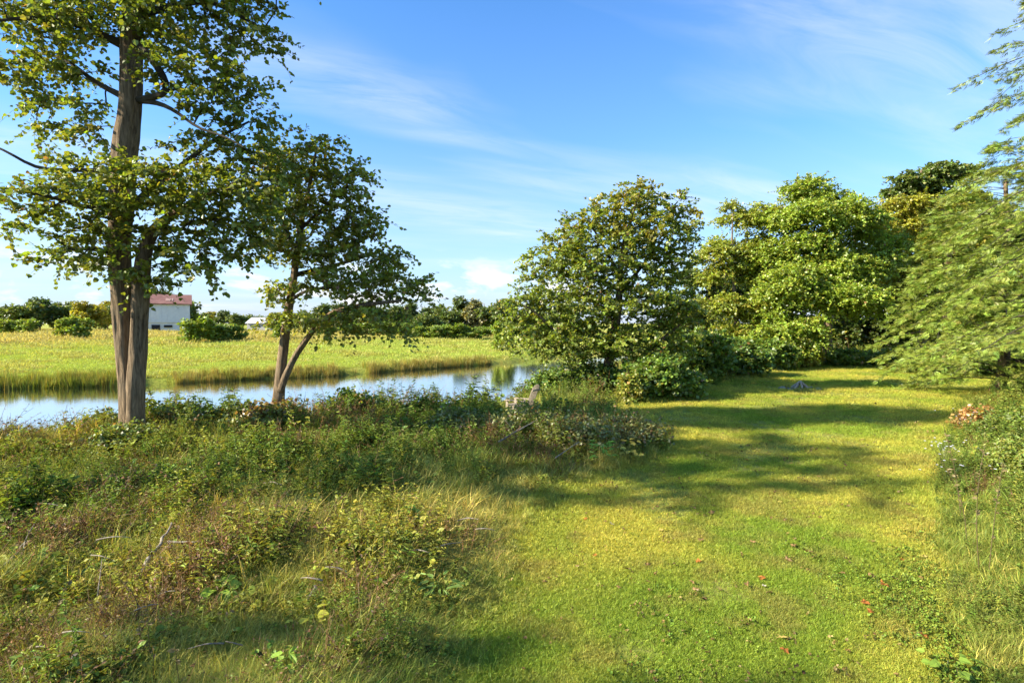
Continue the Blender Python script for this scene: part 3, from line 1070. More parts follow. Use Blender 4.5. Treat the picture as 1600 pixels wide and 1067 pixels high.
def shrub_px(label, px, py, d, wpx, hpx, n, seed, dp=None, **kw):
    p = at(px, py, d)
    w = wpx / F * d
    return shrub(label, p[0], d, w, dp or w * 0.8, hpx / F * d, n, seed, **kw)


shrub_px('dense rounded bush at the foot of the middle tree, meeting the lawn', 1030, 632, 25.5, 135, 70, 300, 61, base=(0.154, 0.242, 0.033), leaf=(0.12, 0.19))
shrub_px('pale yellow green sapling in front of the bush at the lawn edge', 988, 630, 24, 24, 58, 45, 62, base=(0.25, 0.29, 0.045), yellow=0.15, leaf=(0.10, 0.15))
shrub_px('dark bush in the shade beneath the middle tree', 935, 620, 27, 110, 66, 200, 63, base=(0.122, 0.189, 0.030), leaf=(0.12, 0.18))
shrub_px('glossy bush between the wooden chair and the middle tree', 870, 618, 26.5, 95, 52, 190, 64, base=(0.165, 0.252, 0.043), leaf=(0.10, 0.16))
shrub_px('low bush behind the wooden chair against the water', 790, 618, 27.0, 90, 40, 150, 65, base=(0.165, 0.231, 0.045), leaf=(0.09, 0.15))
shrub_px('reddish brown low bush left of the wooden chair at the water edge', 745, 622, 25.0, 80, 38, 150, 66, base=(0.221, 0.168, 0.053), leaf=(0.07, 0.12), brown=0.15)
shrub_px('tall green bush beyond the middle tree on its right', 1085, 605, 33, 120, 95, 280, 67, base=(0.165, 0.252, 0.033), leaf=(0.15, 0.24), L=(.35, .7))
shrub_px('dark hedge like bush at the bend of the lawn', 1150, 596, 36, 110, 70, 260, 68, base=(0.133, 0.210, 0.030), leaf=(0.15, 0.25), L=(.35, .7))
shrub_px('shaded bush under the slender pale trunk', 1195, 588, 41, 90, 55, 220, 69, base=(0.154, 0.231, 0.033), leaf=(0.18, 0.28), L=(.4, .8))
shrub_px('bright yellow bush at the far lawn edge behind the fire pit', 1250, 578, 43.5, 62, 36, 150, 70, base=(0.330, 0.314, 0.042), yellow=0.3, leaf=(0.16, 0.26), L=(.35, .7))
shrub_px('low green thicket before the dark hollow', 1320, 577, 45.5, 110, 28, 200, 71, base=(0.165, 0.252, 0.036), leaf=(0.18, 0.28), L=(.35, .7))
shrub_px('low thicket at the right end of the far lawn edge', 1405, 577, 45.5, 100, 30, 200, 72, base=(0.188, 0.263, 0.036), leaf=(0.18, 0.28), L=(.35, .7))
shrub_px('broad leafy bush right of the low thicket under the evergreens', 1490, 592, 38, 110, 40, 200, 73, base=(0.176, 0.252, 0.036), leaf=(0.18, 0.28), L=(.35, .7))
# bank edge by the left trees
shrub_px('dark bramble bush standing behind the foot of the two-stemmed tree', 275, 668, 16.5, 125, 62, 150, 74, base=(0.111, 0.179, 0.030), leaf=(0.07, 0.12))
shrub_px('dark bramble bush left of the two-stemmed tree against the water', 150, 690, 16, 110, 62, 130, 75, base=(0.122, 0.179, 0.033), leaf=(0.07, 0.12))
shrub_px('bramble clump at the left picture edge above the water', 45, 700, 15.5, 110, 52, 130, 76, base=(0.133, 0.179, 0.033), leaf=(0.07, 0.12), brown=0.06)
shrub_px('bramble bush between the two river trees', 365, 668, 17, 90, 52, 120, 77, base=(0.143, 0.189, 0.033), leaf=(0.07, 0.12), brown=0.05)
shrub_px('reddish leaved bush at the foot of the leaning tree', 440, 680, 16.8, 120, 55, 170, 78, base=(0.210, 0.147, 0.043), leaf=(0.07, 0.13), brown=0.25)
shrub_px('green leafy bush right of the leaning tree against the water', 545, 664, 18.5, 100, 50, 150, 79, base=(0.154, 0.231, 0.039), leaf=(0.08, 0.13))
shrub_px('brown weedy bush on the dark mound beside the lawn', 905, 712, 14.8, 150, 62, 210, 80, base=(0.238, 0.252, 0.069), leaf=(0.05, 0.10), brown=0.06)
shrub_px('tangled bush with reddish dead leaves at the lawn edge of the mound', 990, 700, 15.3, 90, 54, 150, 81, base=(0.238, 0.252, 0.069), leaf=(0.05, 0.10), brown=0.10)
shrub_px('grey green tangled bush on the left of the mound', 815, 700, 15.5, 120, 60, 170, 82, base=(0.238, 0.252, 0.069), leaf=(0.05, 0.10), brown=0.05)
shrub_px('deep green weedy bush on the bank left of the mound', 730, 690, 16.5, 110, 48, 150, 83, base=(0.238, 0.252, 0.069), leaf=(0.06, 0.11))
# right verge
shrub_px('leafy bush below the overhanging evergreen at the right edge', 1585, 690, 15.5, 110, 62, 200, 84, base=(0.179, 0.236, 0.036), leaf=(0.06, 0.11), width=.6, brown=0.0)
shrub_px('small bush with dull reddish leaves on the right verge', 1530, 668, 17.5, 48, 38, 90, 85, base=(0.420, 0.238, 0.075), leaf=(0.07, 0.12), yellow=0.2, brown=0.0)
shrub_px('sunlit yellow green bush at the right edge of the verge', 1610, 770, 11.5, 110, 80, 200, 86, base=(0.231, 0.284, 0.042), leaf=(0.05, 0.09), width=.5, brown=0.0)
shrub_px('bramble bush hiding the ground before the two-stemmed tree', 205, 692, 14.1, 110, 44, 150, 88, base=(0.168, 0.217, 0.040), leaf=(0.06, 0.11))
shrub_px('bramble bush in front of the leaning tree', 420, 684, 16.2, 90, 46, 130, 89, base=(0.196, 0.224, 0.043), leaf=(0.06, 0.11))

# ------------------------------------------------------------------ plants scattered as ground cover
PROTO = bpy.data.collections.new('plant_prototypes')


def blades(r, n, h, wdt, spread, lean, base, col2=None, segs=3, curl=0.6):
    mb = MB()
    for _ in range(n):
        a = r.uniform(0, 2 * math.pi)
        d = np.array([math.cos(a), math.sin(a), 0])
        q = np.array([r.normal() * spread, r.normal() * spread, 0])
        hh = h * r.uniform(0.55, 1.15)
        le = lean * r.uniform(0.3, 1.3)
        s = np.linspace(0, 1, segs + 1)
        cp = q + d * (le * hh * s ** 1.8)[:, None] + UP * (hh * (s - curl * le * s ** 2.6 * 0.55))[:, None]
        w = wdt * r.uniform(0.7, 1.3) * np.array([1.0, 1.0, 0.75, 0.12, 0.1])[:segs + 1] if segs <= 4 else wdt
        w[-1] = wdt * 0.1
        yaw = r.uniform(0, math.pi)
        sv = np.array([-math.sin(a + yaw * .3), math.cos(a + yaw * .3), 0])
        V = np.stack([cp - sv * w[:, None] * .5, cp + sv * w[:, None] * .5], 1).reshape(-1, 3)
        Q = [[2 * i, 2 * i + 1, 2 * i + 3, 2 * i + 2] for i in range(segs)]
        c = np.array(base) * np.exp(r.normal(0, 0.22))
        if col2 is not None and r.random() < 0.35:
            c = np.array(col2) * np.exp(r.normal(0, 0.25))
        mb.add(V, Q, col=c)
    return mb


def leafy_stems(r, n, h, leaf, width, spread, base, dens=26, lean=0.25, brown=0.05, stemcol=(0.09, 0.10, 0.035), up=0.5):
    mb = MB()
    for _ in range(n):
        a = r.uniform(0, 2 * math.pi)
        d = np.array([math.cos(a), math.sin(a), 0])
        q = np.array([r.normal() * spread, r.normal() * spread, 0])
        hh = h * r.uniform(0.6, 1.15)
        s = np.linspace(0, 1, 5)
        le = lean * r.uniform(0.2, 1.4)
        cp = q + d * (le * hh * s ** 1.6)[:, None] + UP * (hh * (s - 0.25 * le * s ** 2))[:, None]
        mb.tube(cp, 0.0045 - 0.003 * s, 3, col=stemcol, cap=False)
        k = int(dens * hh / h)
        t_ = r.uniform(0.12, 1.0, k)
        pos = np.stack([np.interp(t_, s, cp[:, i]) for i in range(3)], 1)
        th = r.uniform(0, 2 * math.pi, k)
        ax = np.stack([np.cos(th), np.sin(th), r.uniform(-0.3, up, k)], 1)
        nr = UP + r.normal(size=(k, 3)) * 0.4
        put_leaves(mb, pos, ax, nr, leaf * r.uniform(0.6, 1.25, k) * (1 - 0.4 * t_), palette(r, k, base, 0.2, 0.06, brown), width)
    return mb


def proto(name, mb):
    o = bpy.data.objects.new(name, mb.mesh(name, M_PLANT))
    PROTO.objects.link(o)
    return o


rp = np.random.default_rng(99)
sets = {}


def proto_set(key, fn, k=3):
    c = bpy.data.collections.new(key)
    for i in range(k):
        o = bpy.data.objects.new('%s_%d' % (key, i), fn().mesh(key, M_PLANT))
        c.objects.link(o)
    sets[key] = (c, k)


W = (1.0, 1.0, 1.0)
proto_set('turf', lambda: blades(rp, 26, 0.06, 0.0042, 0.050, 0.75, W, (1.35, 1.1, 1.2), 2, 0.7), 4)
proto_set('longgrass', lambda: blades(rp, 34, 0.55, 0.012, 0.07, 0.75, W, (1.5, 1.2, 1.3), 4, 0.9), 4)
proto_set('bentgrass', lambda: blades(rp, 30, 0.42, 0.013, 0.10, 1.15, W, (1.6, 1.25, 1.2), 4, 1.2), 4)
proto_set('goldenrod', lambda: leafy_stems(rp, 6, 0.75, 0.12, 0.28, 0.10, W, 34, 0.3), 4)
proto_set('broadleaf', lambda: leafy_stems(rp, 7, 0.42, 0.115, 0.95, 0.14, W, 12, 0.8), 4)
proto_set('deadstalk', lambda: leafy_stems(rp, 6, 0.7, 0.06, 0.5, 0.14, W, 8, 0.55, stemcol=(1.0, .85, .7)), 4)
proto_set('clover', lambda: leafy_stems(rp, 8, 0.08, 0.032, 1.0, 0.09, W, 5, 0.9), 3)
proto_set('reed', lambda: blades(rp, 26, 1.25, 0.030, 0.22, 0.16, W, (1.4, 1.05, 0.9), 3, 0.4), 4)
proto_set('meadowtuft', lambda: blades(rp, 22, 0.34, 0.045, 0.34, 0.9, (1, 1, 1), (1.12, 1.0, 1.05), 2, 0.8), 4)


def gn_group(key):
    c, k = sets[key]
    ng = bpy.data.node_groups.new('scatter_' + key, 'GeometryNodeTree')
    ng.interface.new_socket('Geometry', in_out='INPUT', socket_type='NodeSocketGeometry')
    ng.interface.new_socket('Geometry', in_out='OUTPUT', socket_type='NodeSocketGeometry')
    gi, go = ng.nodes.new('NodeGroupInput'), ng.nodes.new('NodeGroupOutput')
    ci = ng.nodes.new('GeometryNodeCollectionInfo')
    ci.inputs['Collection'].default_value = c
    ci.inputs['Separate Children'].default_value = True
    ci.inputs['Reset Children'].default_value = True
    ip = ng.nodes.new('GeometryNodeInstanceOnPoints')
    ip.inputs['Pick Instance'].default_value = True

    def attr(name, typ):
        n = ng.nodes.new('GeometryNodeInputNamedAttribute')
        n.data_type = typ
        n.inputs[0].default_value = name
        return n.outputs[0]
    e2r = ng.nodes.new('FunctionNodeEulerToRotation')
    ng.links.new(attr('rot', 'FLOAT_VECTOR'), e2r.inputs[0])
    ng.links.new(gi.outputs[0], ip.inputs['Points'])
    ng.links.new(ci.outputs[0], ip.inputs['Instance'])
    ng.links.new(attr('idx', 'INT'), ip.inputs['Instance Index'])
    ng.links.new(e2r.outputs[0], ip.inputs['Rotation'])
    ng.links.new(attr('scl', 'FLOAT_VECTOR'), ip.inputs['Scale'])
    ng.links.new(ip.outputs[0], go.inputs[0])
    return ng


def scatter(name, key, P, scl, tint, rs, tilt=0.15, label=None, cat=None, vary=0.25):
    n = len(P)
    me = bpy.data.meshes.new(name)
    me.vertices.add(n)
    me.vertices.foreach_set('co', P.astype(np.float32).ravel())
    a = me.attributes.new('rot', 'FLOAT_VECTOR', 'POINT')
    rot = np.column_stack([rs.normal(0, tilt, n), rs.normal(0, tilt, n), rs.uniform(0, 6.283, n)])
    a.data.foreach_set('vector', rot.astype(np.float32).ravel())
    a = me.attributes.new('scl', 'FLOAT_VECTOR', 'POINT')
    s = np.broadcast_to(scl, (n,)) * rs.uniform(1 - vary, 1 + vary, n)
    a.data.foreach_set('vector', np.repeat(s[:, None], 3, 1).astype(np.float32).ravel())
    a = me.attributes.new('idx', 'INT', 'POINT')
    a.data.foreach_set('value', rs.integers(0, sets[key][1], n).astype(np.int32))
    a = me.attributes.new('tint', 'FLOAT_COLOR', 'POINT')
    tt = tint * np.exp(rs.normal(0, 0.12, (n, 1)))
    a.data.foreach_set('color', np.column_stack([tt, np.ones(n)]).astype(np.float32).ravel())
    o = bpy.data.objects.new(name, me)
    COL.objects.link(o)
    md = o.modifiers.new('scatter', 'NODES')
    md.node_group = gn_group(key)
    me.materials.append(M_PLANT)
    o['kind'] = 'stuff'
    return tag(o, label, cat)


def lerp3(a, b, f):
    return np.asarray(a)[None, :] * (1 - f[:, None]) + np.asarray(b)[None, :] * f[:, None]


def view_points(rs, n, d0, d1, ulim=(-1.05, 1.05), p=2.0):
    """points thinning out with distance in front of the house, wider than the picture"""
    u = rs.random(n)
    d = d0 * (d1 / d0) ** u
    return np.column_stack([rs.uniform(*ulim, n) * d, d])


def put_z(P):
    return np.column_stack([P, ground(P)])


rs = np.random.default_rng(5)
# lawn grass
P = view_points(rs, 300000, 4.3, 46)
ld = lawn_dist(P)
bare = np.clip((fbm(P[:, 0] * 0.7, P[:, 1] * 0.7, 27, 5) - 0.565) / 0.06, 0, 1)
k_ = (ld > -0.35) & (rs.random(len(P)) > 0.75 * bare)
P, ld = P[k_], ld[k_]
d = P[:, 1]
f = np.clip((fbm(P[:, 0] * 0.45, P[:, 1] * 0.45, 21) - 0.34) / 0.3, 0, 1)
f2 = np.clip((fbm(P[:, 0] * 1.9, P[:, 1] * 1.9, 25) - 0.52) / 0.2, 0, 1)
tint = lerp3((0.22, 0.32, 0.03), (0.42, 0.43, 0.06), f)
tint = tint * (1 - 0.4 * f2[:, None]) + 0.4 * f2[:, None] * np.array([0.31, 0.23, 0.075])
sc = 0.85 * np.clip((d / 9) ** 0.6, 0.8, 3.0) * (1 + 0.7 * np.exp(-np.clip(ld, 0, 9) / 0.35))
scatter('lawn_grass', 'turf', put_z(P), sc, tint, rs, 0.3, 'short mown yellow green grass of the lawn', 'grass')
# dry leaf crumbs in the turf
proto_set('crumb', lambda: leafy_stems(rp, 3, 0.05, 0.055, 0.8, 0.10, W, 3, 0.9, up=0.2), 3)
P = view_points(rs, 5500, 4.5, 44)
P = P[(lawn_dist(P) > 0.1) & (rs.random(len(P)) < 0.25 + 1.3 * np.clip(fbm(P[:, 0] * 0.4, P[:, 1] * 0.4, 29) - .42, 0, 1))]
scatter('leaf_litter', 'crumb', put_z(P) + np.array([0, 0, .02]), np.clip((P[:, 1] / 12) ** .5, .7, 1.6), lerp3((0.12, 0.085, 0.028), (0.30, 0.23, 0.07), rs.random(len(P))), rs, 0.4, 'crumbs of dry leaves and twigs lying in the mown lawn', 'leaf litter', 0.4)
# clover and broad weeds at the right and near corner of the lawn
P = view_points(rs, 16000, 4.3, 9, (0.2, 1.0))
ld = lawn_dist(P)
nz = fbm(P[:, 0] * 0.9, P[:, 1] * 0.9, 31)
k_ = (ld > -0.4) & (nz > 0.5) & (rs.random(len(P)) < 0.5 * np.exp(-np.clip(ld, 0, 9) / 0.5))
P = P[k_]
scatter('clover', 'clover', put_z(P), 1.0, lerp3((0.19, 0.31, 0.035), (0.27, 0.34, 0.045), rs.random(len(P))), rs, 0.2, 'clover leaves spreading over the lawn at its right edge', 'clover')

# rough bank: left weeds and right verge
P = view_points(rs, 72000, 4.0, 60, (-1.1, 1.25))
ld, dn = lawn_dist(P), signed_dist(P, NEAR)
k_ = (ld < 0.1) & (dn > 0.15)
P, ld, dn = P[k_], ld[k_], dn[k_]
right = P[:, 0] > 3.2 + 0.0 * P[:, 1]
right &= P[:, 0] > 0.55 * P[:, 1]
edge = np.clip(-ld / 1.4, 0, 1)
na, nb, nc = fbm(P[:, 0] * 0.5, P[:, 1] * 0.5, 41), fbm(P[:, 0] * 0.9, P[:, 1] * 0.9, 47), fbm(P[:, 0] * 1.6, P[:, 1] * 1.6, 53)


def near_px(P, px, py, h, rad):
    d = (CAM[2] - h) * F / (py - 505)
    x = (px - 800) / F * d
    return np.exp(-((P[:, 0] - x) ** 2 + (P[:, 1] - d) ** 2) / (rad * rad))


dead = near_px(P, 200, 900, 0.2, 1.6) + near_px(P, 430, 690, 0.5, 2.4) + near_px(P, 80, 680, .5, 2.5) + near_px(P, 900, 700, .3, 1.3) + near_px(P, 640, 860, 0.2, .8) + 0.5 * near_px(P, 60, 880, .2, 1.5)
lush = near_px(P, 130, 760, .3, 1.8) + near_px(P, 620, 690, .4, 2.5) + near_px(P, 340, 740, .3, 1.6) + near_px(P, 700, 660, .3, 3)
gold = near_px(P, 770, 760, .2, 2.2) + near_px(P, 700, 850, .1, 1.6) + near_px(P, 420, 800, .3, 1.5)
w = {}
w['longgrass'] = 1.8 + 2.4 * na + 1.5 * gold
w['bentgrass'] = 2.0 + 2.4 * nb + 1.5 * gold
w['goldenrod'] = (1.1 * np.clip(nc - 0.35, 0, 1) * 2 + 0.7 * lush) * edge + 1.1 * right
w['broadleaf'] = (0.9 * np.clip(nb - .3, 0, 1) + 0.5 * lush + 0.5) * edge
w['deadstalk'] = (0.4 + 1.7 * np.clip(dead, 0, 1.4)) * edge * np.where(right, 0.5, 1)
keys = list(w)
Wt = np.stack([w[k] for k in keys], 1)
kn = np.stack([fbm(P[:, 0] * 1.1, P[:, 1] * 1.1, 80 + 9 * i) for i in range(len(keys))], 1)
Wt = Wt * np.exp(9.0 * (kn - 0.5))
Wt /= Wt.sum(1, keepdims=True)
hgt_n = 0.55 + 1.05 * fbm(P[:, 0] * 0.8, P[:, 1] * 0.8, 90)
lip = 1 + 0.28 * np.exp(-((dn - 2.0) / 2.0) ** 2)
ch = (rs.random((len(P), 1)) > np.cumsum(Wt, 1)).sum(1).clip(0, len(keys) - 1)
names = {'longgrass': ('tall_grass', 'tall arching grass covering the river bank and verge', 'grass'),
         'bentgrass': ('bent_grass', 'bent yellowing grass matted over the river bank', 'grass'),
         'goldenrod': ('narrow_leaved_weeds', 'narrow leaved weeds growing through the bank grass', 'weeds'),
         'broadleaf': ('broad_leaved_weeds', 'broad leaved weeds and vines among the bank grass', 'weeds'),
         'deadstalk': ('dead_stalks', 'brown dead weed stalks among the bank grass', 'weeds')}
for i, k in enumerate(keys):
    m_ = ch == i
    Q = P[m_]
    f = rs.random(len(Q))
    yel = np.clip(0.22 + 0.35 * gold[m_] + 0.7 * (na[m_] - .5) + 0.35 * dead[m_] - 0.35 * lush[m_] + 0.25 * rs.normal(size=len(Q)), 0, 1)
    if k in ('longgrass', 'bentgrass'):
        tint = lerp3((0.18, 0.26, 0.036), (0.44, 0.40, 0.10), yel)
        s_ = 0.95
    elif k == 'goldenrod':
        tint = lerp3((0.16, 0.235, 0.036), (0.36, 0.35, 0.055), yel)
        s_ = 0.85
    elif k == 'broadleaf':
        tint = lerp3((0.15, 0.25, 0.035), (0.38, 0.36, 0.05), yel)
        s_ = 0.85
    else:
        tint = lerp3((0.16, 0.095, 0.045), (0.32, 0.21, 0.10), f)
        s_ = 0.95
    dd = Q[:, 1]
    sc = s_ * np.clip((dd / 9) ** 0.35, 0.85, 1.9) * (0.38 + 0.62 * edge[m_]) * hgt_n[m_] * lip[m_] * 1.0 * np.where(dd < 6.5, 0.85, 1.0)
    sc = sc * np.where(right[m_], 1.0 + (0.5 * (dd < 9.5) if k in ('longgrass', 'bentgrass') else 0), 1.0)
    ch_d = np.hypot(Q[:, 0] - 0.3, (Q[:, 1] - 21.6) * 0.62)
    sc = sc * np.clip(0.3 + 0.7 * (ch_d - 0.5) / 0.9, 0.3, 1.0)
    nm, lb, ct = names[k]
    scatter(nm, k, put_z(Q), sc, tint, rs, 0.22, lb, ct, 0.3)

# far bank reeds
s_ = rs.random(16000)
seg = np.concatenate([[0], np.cumsum(np.linalg.norm(np.diff(FAR, axis=0), axis=1))])
q = s_ * seg[-1] * 0.75
bx = np.column_stack([np.interp(q, seg, FAR[:, 0]), np.interp(q, seg, FAR[:, 1])])
nrm_ = norm(np.column_stack([-np.gradient(np.interp(q, seg, FAR[:, 1])), np.gradient(np.interp(q, seg, FAR[:, 0]))])) * 0
tdir = np.column_stack([np.interp(q + .5, seg, FAR[:, 0]) - np.interp(q - .5, seg, FAR[:, 0]), np.interp(q + .5, seg, FAR[:, 1]) - np.interp(q - .5, seg, FAR[:, 1])])
tdir = norm(tdir)
nd = np.column_stack([-tdir[:, 1], tdir[:, 0]])
pxr = 800 + F * bx[:, 0] / bx[:, 1] + 50 * (fbm(q * 0.8, q * 0 + 8, 67, 2) - .5) + rs.normal(0, 9, len(q))
thick = 0.40 + 0.14 * ((pxr < 190) | ((pxr > 285) & (pxr < 525)) | ((pxr > 585) & (pxr < 760))) + 0.10 * (fbm(q * 0.35, q * 0 + 3, 61, 2) - 0.5)
keep = rs.random(len(q)) < np.clip((thick - 0.46) / 0.08, 0.02, 1) * np.where(pxr < 190, 0.8, 0.4)
P = bx + nd * (np.abs(rs.normal(0, 0.8, len(q))) - 0.25)[:, None]
P, thick = P[keep], thick[keep]
zz = np.maximum(ground(P), WATER_Z - 0.05)
scatter('reeds', 'reed', np.column_stack([P, zz]), 0.34 + 0.30 * np.clip((thick - .45) / .1, 0, 1) * np.where(800 + F * P[:, 0] / P[:, 1] < 190, 1.0, 0.6), lerp3((0.19, 0.27, 0.035), (0.34, 0.30, 0.085), np.clip(rs.random(len(P)) ** 1.6 + np.where(800 + F * P[:, 0] / P[:, 1] < 190, -.1, .4), 0, 1)), rs, 0.16,
        'green and straw coloured reeds along the far river bank', 'reeds', 0.45)
# pasture tufts
u = rs.random(60000)
dd = 42 * (190 / 42) ** u
P = np.column_stack([rs.uniform(-1.05, 0.25, len(u)) * dd, dd])
df = -signed_dist(P, FAR)
P, df = P[df > 1.0], df[df > 1.0]
n1_ = fbm(P[:, 0] * 0.05, P[:, 1] * 0.14, 71)
n2_ = fbm(P[:, 0] * 0.22, P[:, 1] * 0.5, 75)
br = np.clip((df - 36) / 20, 0, 1) * np.clip((n1_ - 0.40) / 0.12, 0, 1) + 0.6 * np.clip((n2_ - 0.56) / 0.1, 0, 1)
br = np.clip(br, 0, 1)
tint = lerp3((0.35, 0.43, 0.075), (0.42, 0.37, 0.11), br)
scatter('pasture_grass', 'meadowtuft', put_z(P), np.clip((P[:, 1] / 60), 0.8, 1.7) * (0.55 + 0.75 * br) * np.clip(1.25 - P[:, 1] / 260, .55, 1), tint, rs, 0.25, 'sunlit yellow green grass of the pasture beyond the river', 'grass')

# ------------------------------------------------------------------ distant trees and bushes
def far_proto(name, cat, seed, h, r0, base, n, yellow=0.05, leaf=(0.5, 0.9), low=0.12, label='x'):
    r = np.random.default_rng(seed)
    root = thing(name, (0, 0, 0), label, cat)
    tm = MB()
    zz = np.linspace(-0.3, h * .8, 7)
    tm.tube(np.column_stack([0.15 * np.sin(zz), 0.15 * np.cos(zz), zz]), 0.022 * h * (1 - .85 * zz.clip(0) / h), 7)
    lobes = []
    for _ in range(13):
        a, f = r.uniform(0, 2 * math.pi), r.uniform(low + .1, 0.88)
        q = r0 * r.uniform(0.25, 0.72) * (1.1 - 0.9 * abs(f - .45))
        lobes.append(((q * math.cos(a), q * math.sin(a), h * f), (r0 * .36, r0 * .36, h * .12)))
    tips = sample_lobes(r, lobes, n, spread=2.8)
    paths = [np.column_stack([0.15 * np.sin(zz), 0.15 * np.cos(zz), zz, 0.02 * h * (1 - .8 * zz.clip(0) / h)])]
    bm_, st = grow(r, paths, tips, h * low * 0.6, seg=h * .15, rt=0.012, sides=3)
    bm_.v += tm.v
    lm, _ = foliage(r, tips, st, None, twigs=3, per=5, L=(0.06 * h, 0.12 * h), leaf=leaf, base=base, droop=0.05, yellow=yellow, brown=0.0, card=True, flat=0.7)
    tm.build('trunk', M_BARK, root, smooth=True)
    lm.build('crown', M_LEAF, root)
    return root


FAR_PROTOS = {
    'green': far_proto('field_tree', 'tree', 201, 10, 4.6, (0.14, 0.19, 0.04), 260),
    'dark': far_proto('field_tree', 'tree', 202, 11, 4.2, (0.10, 0.145, 0.036), 260),
    'yellow': far_proto('field_tree', 'tree', 203, 10, 5.0, (0.30, 0.29, 0.035), 260, 0.2),
    'pale': far_proto('field_tree', 'tree', 204, 12, 3.6, (0.24, 0.24, 0.10), 170, 0.1),
    'bush': far_proto('field_bush', 'bush', 205, 4.5, 3.2, (0.23, 0.31, 0.035), 260, 0.05, (0.3, 0.5), 0.05),
    'bush2': far_proto('field_bush', 'bush', 206, 4.2, 3.4, (0.19, 0.27, 0.035), 260, 0.05, (0.3, 0.5), 0.05),
}
USED = set()


def place_far(kind, px, d, hpx, label, group=None, wide=1.0, rot=None):
    src = FAR_PROTOS[kind]
    h0 = {'green': 10, 'dark': 11, 'yellow': 10, 'pale': 12, 'bush': 4.5, 'bush2': 4.2}[kind]
    x = (px - 800) / F * d
    s = hpx / F * d / h0
    rot = random.uniform(0, 6.28) if rot is None else rot
    if kind in USED:
        o = copy_tree(src, (x, d, gz(x, d)), rot, (s * wide, s * wide, s), label, group)
    else:
        USED.add(kind)
        o = src
        o.location = (x, d, gz(x, d))
        o.rotation_euler = (0, 0, rot)
        o.scale = (s * wide, s * wide, s)
        o['label'] = label
        if group:
            o['group'] = group
    return o


# bushes standing in the pasture
place_far('bush', 311, 92, 42, 'bright round bush in the pasture right of the red roofed barn', wide=1.05)
place_far('bush2', 354, 96, 32, 'green bush in the pasture just left of the white farmhouse', wide=1.05)
place_far('bush2', 336, 99, 30, 'small bush squeezed between two larger pasture bushes')
place_far('bush', 116, 100, 36, 'round bush alone in the pasture left of the two-stemmed tree', wide=1.1)
place_far('bush', 436, 104, 32, 'pasture bush behind the leaning tree trunk')
for i, (px, lb) in enumerate([(15, 'clipped looking hedge bush at the left picture edge beyond the pasture'), (42, 'hedge bush second from the left picture edge beyond the pasture')]):
    place_far('bush', px, 125, 24, lb, 'hedge bushes at the back of the pasture', wide=1.3)
for i, (px, hh) in enumerate([(660, 22), (690, 24), (715, 25), (736, 20)]):
    place_far('bush2' if i % 2 else 'bush', px, 118, hh, ['pale bush at the left end of the row before the far wood', 'second pale bush in the row before the far wood', 'tallest pale bush in the row before the far wood', 'small pale bush at the right end of the row before the far wood'][i],
              'bushes in front of the far wood', wide=1.3)
place_far('bush', 785, 82, 46, 'bright bush partly behind the middle tree on the far bank', wide=0.8)
# wood on the left
ORD = ['first', 'second', 'third', 'fourth', 'fifth', 'sixth', 'seventh', 'eighth', 'ninth', 'tenth', 'eleventh', 'twelfth', 'thirteenth', 'fourteenth', 'fifteenth', 'sixteenth', 'seventeenth', 'eighteenth']
for i, (px, k, hp, d) in enumerate([(-20, 'green', 46, 165), (14, 'yellow', 38, 175), (40, 'green', 55, 160), (62, 'dark', 52, 165), (92, 'green', 54, 170), (118, 'dark', 44, 180), (142, 'yellow', 50, 150), (168, 'dark', 40, 160), (160, 'yellow', 48, 170)]):
    place_far(k, px, d, hp, '%s tree from the left in the wood beyond the pasture' % ORD[i], 'trees beyond the pasture on the left', wide=1.15)
place_far('dark', 255, 185, 62, 'dark tree rising above the red barn roof', wide=1.2)
place_far('green', 276, 190, 60, 'green tree showing above the right end of the barn roof', wide=1.1)
for i, (px, k, hp, d) in enumerate([(302, 'green', 34, 220), (326, 'yellow', 26, 240), (350, 'dark', 28, 230), (372, 'green', 30, 215), (398, 'green', 26, 260), (428, 'dark', 24, 250), (452, 'green', 30, 240), (480, 'green', 36, 210), (505, 'dark', 40, 190)]):
    place_far(k, px, d, hp, '%s tree from the barn in the distant line behind the white farmhouse' % ORD[i], 'distant trees behind the farmhouse', wide=1.3)
row = [(530, 'dark', 44, 165), (552, 'green', 46, 160), (575, 'dark', 50, 150), (598, 'green', 50, 155), (618, 'dark', 44, 150), (640, 'dark', 48, 160), (662, 'green', 44, 145), (680, 'green', 54, 165), (698, 'green', 48, 150), (722, 'dark', 58, 155), (742, 'pale', 54, 150), (756, 'green', 60, 160),
       (774, 'green', 58, 150), (790, 'dark', 54, 155), (812, 'green', 50, 150), (835, 'dark', 48, 150), (860, 'green', 50, 145), (890, 'dark', 48, 150)]
for i, (px, k, hp, d) in enumerate(row):
    place_far(k, px, d, hp, ('pale thin tree with a bare trunk among the far wood' if k == 'pale' else '%s tree from the left in the far wood behind the river bend' % ORD[i]), 'trees of the far wood', wide=1.1)
for i, (px, hp) in enumerate([(550, 22), (590, 24), (630, 22), (755, 18), (800, 22), (850, 24), (900, 26)]):
    place_far('bush2', px, 135, hp, '%s low dark bush from the left along the foot of the far wood' % ORD[i], 'undergrowth at the foot of the far wood', wide=1.6)

# ------------------------------------------------------------------ barn and farmhouse
def flat_mat(name, c, rough=0.8, var=0.12, s=1.5):
    return principled(name, tri_mix(c, tuple(x * (1 - var) for x in c), tuple(x * (1 - 2 * var) for x in c), s, s * 6, (0.3, 0.7), (0.5, 0.8)), rough)


